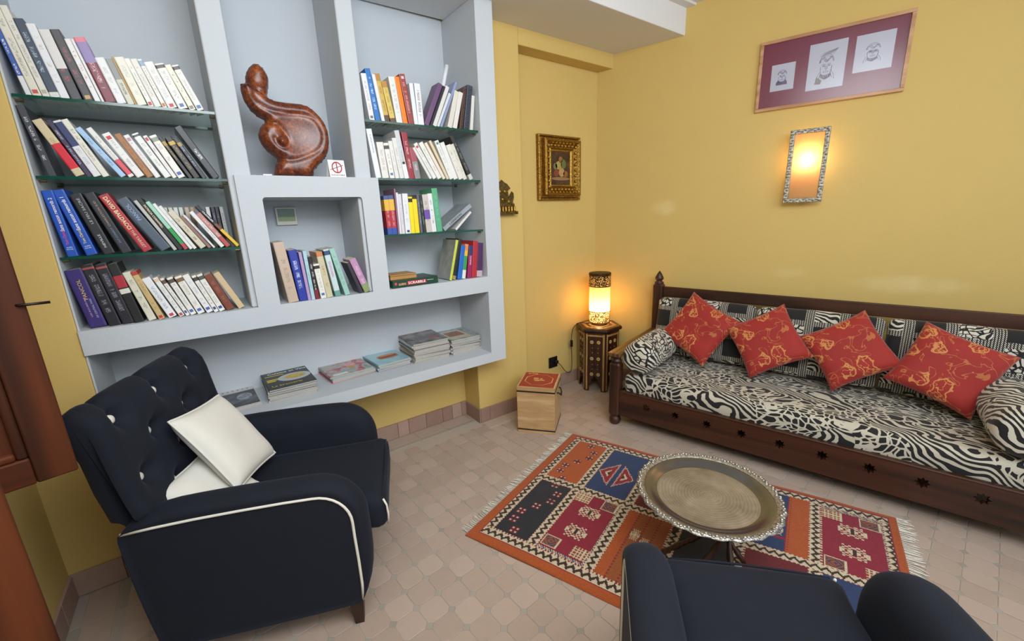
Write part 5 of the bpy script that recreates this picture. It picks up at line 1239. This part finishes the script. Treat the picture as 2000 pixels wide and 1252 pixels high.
o = fringe(0.002, -1, [(.02, 1.08)], .052).build('fringe', FRI, rg_); o['kind'] = 'stuff'
o = fringe(RL_-.002, 1, [(.0, 1.09)], .055).build('fringe', FRI, rg_); o['kind'] = 'stuff'

# ------------------------------------------------------------------ tray table
TC = (1.885, -1.467, 0)
tr = thing('tray_table', 'low table with scalloped round silver tray on the rug', 'table', TC)
m, t_, b_ = base('worn_silver', .42, .45); v = t_.obj(); X = t_.xyz(v); rr = t_.math('SQRT', t_.math('ADD', t_.math('MULTIPLY', X[0], X[0]), t_.math('MULTIPLY', X[1], X[1])))
eng = t_.math('SINE', t_.math('ADD', t_.math('MULTIPLY', rr, 520.0), t_.math('MULTIPLY', t_.noise(v, 16, 3), 9.0)))
n = t_.noise(v, 7, 5, .6)
t_.put(b_.inputs['Base Color'], t_.ramp(t_.math('ADD', n, t_.math('MULTIPLY', eng, .05)), [(.3, lin('75695a')), (.55, lin('968a76')), (.75, lin('aea48e'))]))
t_.put(b_.inputs['Roughness'], t_.math('ADD', .38, t_.math('MULTIPLY', n, .25))); t_.put(b_.inputs['Normal'], t_.bump(eng, .12, .001)); TRAYM = m
SILR = gold_mat('silver_rim', '8a857c', 'd8d4cc', .22); SILW = plain('84888e', .22, .95, .12, 12)
n = 128; zt = .335
def ringr(r, z, sc=0.0): return [(r*(1+sc*abs(sin(2*pi*j/n*12)))*cos(2*pi*j/n), r*(1+sc*abs(sin(2*pi*j/n*12)))*sin(2*pi*j/n), z) for j in range(n)]
mb = MB(); mb.rings([ringr(.001, zt-.012), ringr(.188, zt-.012)], cap=False); mb.rings([ringr(.001, zt-.016), ringr(.19, zt-.016)], cap=False); mb.build('engraved_well', TRAYM, tr, smooth=True)
mb = MB(); mb.rings([ringr(.187, zt-.0122), ringr(.196, zt-.011), ringr(.212, zt-.003), ringr(.232, zt+.004), ringr(.243, zt+.006), ringr(.243, zt+.003), ringr(.21, zt-.008), ringr(.188, zt-.0165)], cap=False); mb.build('polished_border', SILW, tr, smooth=True)
mb = MB(); mb.rings([ringr(.240, zt+.0055), ringr(.247, zt+.010, .008), ringr(.259, zt+.011, .022), ringr(.266, zt+.006, .030), ringr(.262, zt+.001, .028), ringr(.242, zt+.0025)], cap=False); mb.build('scalloped_rim', SILR, tr, smooth=True)
mb = MB()
for j in range(140):
    a = 2*pi*j/140; r = .256*(1+.022*abs(sin(a*12)))+.004*sin(j*2.3); mb.lathe([(0, -.004), (.005, -.002), (.0062, .001), (.004, .004), (0, .005)], 6, (r*cos(a), r*sin(a), zt+.011))
mb.build('rim_ornament', SILR, tr, smooth=True)
LEG = wood('22100a', '4a2816', 2, 16, .4)
for k in range(6):
    a = pi/3*k+.2; a2 = a+pi*.62
    p0 = Vector((.17*cos(a), .17*sin(a), .012)); p1 = Vector((.15*cos(a2), .15*sin(a2), zt-.018))
    L = [p0.lerp(p1, q/10) for q in range(11)]; mb = MB(); mb.tube(L, [.008, .012, .009, .013, .009, .012, .009, .013, .009, .012, .010], 8); mb.build('turned_leg', LEG, tr, smooth=True)
# ------------------------------------------------------------------ armchairs
CW = .68
def offset_poly(P, d):
    n = len(P); out = []
    for i in range(n):
        a, b, c = P[i-1], P[i], P[(i+1) % n]
        t1 = Vector((b[0]-a[0], b[1]-a[1])); t2 = Vector((c[0]-b[0], c[1]-b[1])); t1.normalize(); t2.normalize()
        n1 = Vector((-t1.y, t1.x)); n2 = Vector((-t2.y, t2.x)); m_ = n1+n2
        if m_.length < 1e-6: m_ = n1.copy()
        m_.normalize(); k = 1/max(.5, m_.dot(n1)); out.append((b[0]+m_.x*d*k, b[1]+m_.y*d*k))
    return out
def arm_outline():
    # counter-clockwise in (x forward, z up), starting bottom back
    P = [(-.616, .128), (-.610, .122), (-.59, .121), (-.3, .121), (-.03, .12), (0, .13), (.004, .2), (.004, .30), (.002, .40)]
    for q in range(9):
        a = q*pi/2/8; P.append((-.115+.117*cos(a), .455+.122*sin(a)))
    P += [(-.2, .580), (-.32, .581), (-.45, .580), (-.56, .576), (-.645, .570), (-.652, .555), (-.645, .45), (-.632, .3), (-.6185, .15)]
    return P
def arm_mesh(inner_sign):
    P = arm_outline(); rings = []
    def add(y, ins):
        Q = offset_poly(P, ins); out = []
        for (x, z), (x0, z0) in zip(Q, P):
            k = 1.0
            if ins < 0: k = min(1, max(0, (z0-.13)/.10))*min(1, max(0, (x0+.648)/.05))
            out.append((x0+(x-x0)*k, y, z0+(z-z0)*k))
        rings.append(out)
    T = .115; s = inner_sign
    for (y, ins) in ((0, .014), (.001, .006), (-.009, -.010), (-.004, -.026), (.018, -.040), (.050, -.044), (.076, -.040), (.098, -.018), (.110, .010), (T, .042)):
        add(y*s, ins)
    mb = MB(); mb.rings(rings); return mb
def back_mesh():
    # closed section in (x, z), front face first (bottom to top), then over the scroll and down the rear
    front = [(-.535, .30), (-.550, .40), (-.570, .50), (-.590, .58), (-.608, .66), (-.622, .74), (-.632, .81), (-.638, .86), (-.646, .895), (-.660, .918), (-.682, .928), (-.704, .920), (-.716, .898), (-.715, .870), (-.709, .84)]
    rear = [(-.703, .80), (-.693, .70), (-.674, .60), (-.652, .50), (-.640, .40), (-.630, .30), (-.605, .15), (-.58, .14), (-.545, .22)]
    def dense(L, m):
        out = []
        for i in range(len(L)-1):
            for q in range(m): u = q/m; out.append((L[i][0]*(1-u)+L[i+1][0]*u, L[i][1]*(1-u)+L[i+1][1]*u))
        return out+[L[-1]]
    F_ = dense(front, 6); R_ = dense(rear, 3)
    sec = F_+R_; n = len(sec); nf = len(F_)
    # arc length along the front
    al = [0]
    for i in range(1, n): al.append(al[-1]+hypot(sec[i][0]-sec[i-1][0], sec[i][1]-sec[i-1][1]))
    rows = [.30, .40, .50, .60]; cols0 = [.23, .45]; cols1 = [.11, .34, .57]
    but = []
    for k, r in enumerate(rows): but += [(c, r) for c in (cols0 if k % 2 == 0 else cols1) if .05 < c < CW-.05]
    segs = []
    allb = []
    for k, r in enumerate(rows): allb += [(c, r, k) for c in (cols0 if k % 2 == 0 else cols1)]
    for i in range(len(allb)):
        for j in range(i+1, len(allb)):
            if abs(allb[i][2]-allb[j][2]) == 1 and abs(allb[i][0]-allb[j][0]) < .1: segs.append((allb[i], allb[j]))
    for c in cols1: segs.append(((c, rows[-1], 0), (c, .74, 0)))
    def segd(p, a, b):
        ax, ay, bx, by = a[0], a[1], b[0], b[1]; L2 = (bx-ax)**2+(by-ay)**2; u = max(0, min(1, ((p[0]-ax)*(bx-ax)+(p[1]-ay)*(by-ay))/L2)); return hypot(p[0]-ax-u*(bx-ax), p[1]-ay-u*(by-ay))
    nu = 60; rings = []; anchors = []
    for k in range(nu+1):
        Y = CW*k/nu; e = abs(2*k/nu-1); rnd = max(0, (e-.86)/.14); shrink = .035*(1-sqrt(max(0, 1-rnd*rnd)))
        ring_ = []
        for i, (x, z) in enumerate(sec):
            a, b = sec[i-1], sec[(i+1) % n]; t = Vector((b[0]-a[0], b[1]-a[1])); t.normalize(); nm = Vector((-t.y, t.x))   # points to the front for an upward run
            nm = Vector((t.y, -t.x)); d = -shrink
            if i < nf:
                s = al[i]; p = (Y, s)
                w_ = min(1, max(0, (s-.06)/.08))*min(1, max(0, (.78-s)/.12))
                db = min(hypot(Y-c, s-r) for c, r, _ in allb); dl = min(segd(p, a_, b_) for a_, b_ in segs)
                d += w_*(.034 - .050*exp(-(db/.036)**2) - .030*exp(-(dl/.017)**2))
            kz = min(1, max(0, (.60-z)/.05)); Yc = max(.065, min(CW-.065, Y)); ring_.append((x+nm.x*d, Y*(1-kz)+Yc*kz, z+nm.y*d))
        rings.append(ring_)
    mb = MB(); mb.rings(rings)
    bp = []
    for c, r in but:
        i = min(range(nf), key=lambda q: abs(al[q]-r)); a, b = sec[i-1], sec[i+1]; t = Vector((b[0]-a[0], b[1]-a[1])); t.normalize(); nm = Vector((t.y, -t.x)); bp.append((sec[i][0]+nm.x*(-.010), c, sec[i][1]+nm.y*(-.010), nm))
    return mb, bp
LEGM = wood('1a0c08', '35190f', 2, 18, .35)
def armchair(label, loc, rz, group):
    ch = thing('armchair', label, 'armchair', loc, (0, 0, rz), group)
    for s, y in ((1, 0), (-1, CW)):
        arm = arm_mesh(s).build('arm', CHAIRM, ch, smooth=True, loc=(0, y, 0)); sb = arm.modifiers.new('s', 'SUBSURF'); sb.levels = 1; sb.render_levels = 1
        P = [p for p in arm_outline()]; path = P[6:][:21]
        path = [(-.002, .125), (.0035, .16)]+P[6:-4]
        off = offset_poly(P, .006)
        idx = [5, 6, 7, 8]+list(range(9, len(P)-4))
        MB().tube([(off[i][0], -.001*s, off[i][1]) for i in idx], .0052, 8).build('piping', PIPING, arm, smooth=True)
        MB().tube([(.008, .004*s, .262), (.012, .035*s, .262), (.013, .075*s, .270), (.013, .095*s, .29), (.013, .10*s, .33)], .0042, 8).build('front_piping', PIPING, arm, smooth=True)
    bm_, bp = back_mesh(); bk = bm_.build('tufted_back', CHAIRM, ch, smooth=True)
    for x, y, z, nm in bp:
        q = nm; o = MB().lathe([(.0145, -.004), (.0150, .0), (.013, .005), (.008, .0085), (0, .0095)], 14).build('button', PIPING, bk, smooth=True, loc=(x, y, z))
        o.rotation_euler = Vector((q.x, 0, q.y)).to_track_quat('Z', 'Y').to_euler()
    MB().box(-.605, -.008, .05, CW-.05, .125, .315).build('seat_base', CHAIRM, ch, bevel=.012)
    me = soft_box(18, 16, 5, .345, .228, .072, bulge=.012, wob=.003, seed=3); me.materials.append(CHAIRM)
    # the cushion's front part widens to pass in front of the arms
    for v in me.vertices:
        if v.co.x > .26: v.co.y *= 1+.05*min(1, (v.co.x-.26)/.03)
    cu = link('seat_cushion', me, ch, (-.245, CW/2, .386))
    k = .27
    MB().tube([(.335, -.226, .055), (.345, -.230, .03), (.347, -.230, -.01), (.343, -.228, -.05)], .0038, 8).build('cushion_piping', PIPING, cu, smooth=True)
    MB().tube([(.332, .21, .060), (.335, .12, .064), (.336, 0, .066), (.335, -.12, .064), (.332, -.21, .060)], .0034, 6).build('cushion_piping', CHAIRM, cu, smooth=True)
    for x in (-.035, -.585):
        for y in (.045, CW-.045):
            mb = MB(); mb.rings([[(x+a*w_, y+b*w_, z) for a, b in ((-1, -1), (1, -1), (1, 1), (-1, 1))] for w_, z in ((.015, 0), (.026, .128))]); mb.build('leg', LEGM, ch)
    return ch
armchair('black buttoned armchair holding two white pillows, beside the bookcase', (.679, -.886, 0), radians(-22), 'black armchairs')
armchair('black armchair with empty seat facing the tray table and bench', (1.67, -2.095, 0), radians(42), 'black armchairs')
CM = Matrix.Translation(Vector((.679, -.886, 0))) @ Matrix.Rotation(radians(-22), 4, 'Z')
def chair_pillow(c, ax, ay, s, T, label, seed, aspect=1.0):
    mb, rim = pillow_mesh(s, T, 22, .05, seed, aspect)
    root = thing('white_pillow', label, 'pillow', group='white pillows on the armchair')
    mb.build('pillow', CUSHW, root, smooth=True)
    MB().tube(rim, .004, 6, True).build('piping', CUSHW, root, smooth=True)
    ax = Vector(ax).normalized(); out = ax.cross(Vector(ay)).normalized(); ay = out.cross(ax)
    M = Matrix(((ax.x, ay.x, out.x, c[0]), (ax.y, ay.y, out.y, c[1]), (ax.z, ay.z, out.z, c[2]), (0, 0, 0, 1)))
    root.matrix_world = CM @ M
chair_pillow((-.455, .330, .665), (.035, .275, -.03), (-.17, .03, .25), .295, .085, 'upper white pillow propped across the other on the black armchair', 5, 1.10)
chair_pillow((-.480, .195, .545), (.22, .85, .05), (-.60, .15, .50), .24, .075, 'lower white pillow tucked under the other on the black armchair', 8, 1.0)

# ------------------------------------------------------------------ wooden shutter and door leaf on the left wall
def leaf_frame(name, label, p_edge, ang, width, z0, z1, th, mats, cat, panels, st=.085):
    root = thing(name, label, cat, (p_edge[0], p_edge[1], 0), (0, 0, ang))
    mz, mx = mats
    MB().box(-st, 0, -th, 0, z0, z1).build('stile', mz, root, bevel=.004); MB().box(-width, -width+st, -th, 0, z0, z1).build('stile', mz, root, bevel=.004)
    zs = [z0]+panels+[z1]
    MB().box(-width+st, -st, -th, 0, z0, z0+st*.95).build('rail', mx, root, bevel=.004); MB().box(-width+st, -st, -th, 0, z1-st, z1).build('rail', mx, root, bevel=.004)
    for q in panels: MB().box(-width+st, -st, -th, 0, q-st/2, q+st/2).build('rail', mx, root, bevel=.004)
    for k in range(len(zs)-1):
        a = zs[k]+(st*.95 if k == 0 else st/2); b = zs[k+1]-(st if k == len(zs)-2 else st/2)
        pn = MB().box(-width+st, -st, -th*.6, -th*.35, a, b).build('panel', mz, root)
        for bx in ((-width+st, -width+st+.016, a, b), (-st-.016, -st, a, b)): MB().box(bx[0], bx[1], -th*.95, -th*.5, bx[2], bx[3]).build('moulding', mz, pn, bevel=.005)
        for bx in ((a, a+.016), (b-.016, b)): MB().box(-width+st+.016, -st-.016, -th*.95, -th*.5, bx[0], bx[1]).build('moulding', mx, pn, bevel=.005)
        cx = -width/2; zc = a+.10
        if name == 'window_shutter':
            mb = MB()
            for r in (.028, .046, .062): mb.tube([(cx+r*cos(2*pi*q/24), -th*.62, zc+r*1.2*sin(2*pi*q/24)) for q in range(24)], .006, 6, True)
            for q in range(8): a_ = 2*pi*q/8; mb.lathe([(0, -.014), (.008, -.006), (.010, 0), (.007, .007), (0, .014)], 7, (cx+.037*cos(a_), -th*.62, zc+.045*sin(a_)))
            mb.build('carved_rosette', mz, pn, smooth=True)
    return root
ws = leaf_frame('window_shutter', 'carved dark wood window shutter standing open beside the bookcase', (.130, -1.0), atan2(.24, .97), .36, .962, 2.35, .038, (SHUT, SHUTX), 'shutter', [1.66], .058)
MB().tube([(-.012, -.036, 1.312), (-.008, -.044, 1.312), (.0, -.046, 1.312), (.031, -.046, 1.3115)], .0026, 8).build('latch_rod', plain('201812', .4, .6), ws, smooth=True)
leaf_frame('door_leaf', 'reddish brown wooden door leaf standing below and before the shutter', (.143, -1.37), atan2(.30, .95), .38, .004, 1.15, .04, (SHUT2, SHUT2), 'door', [.62], .075)
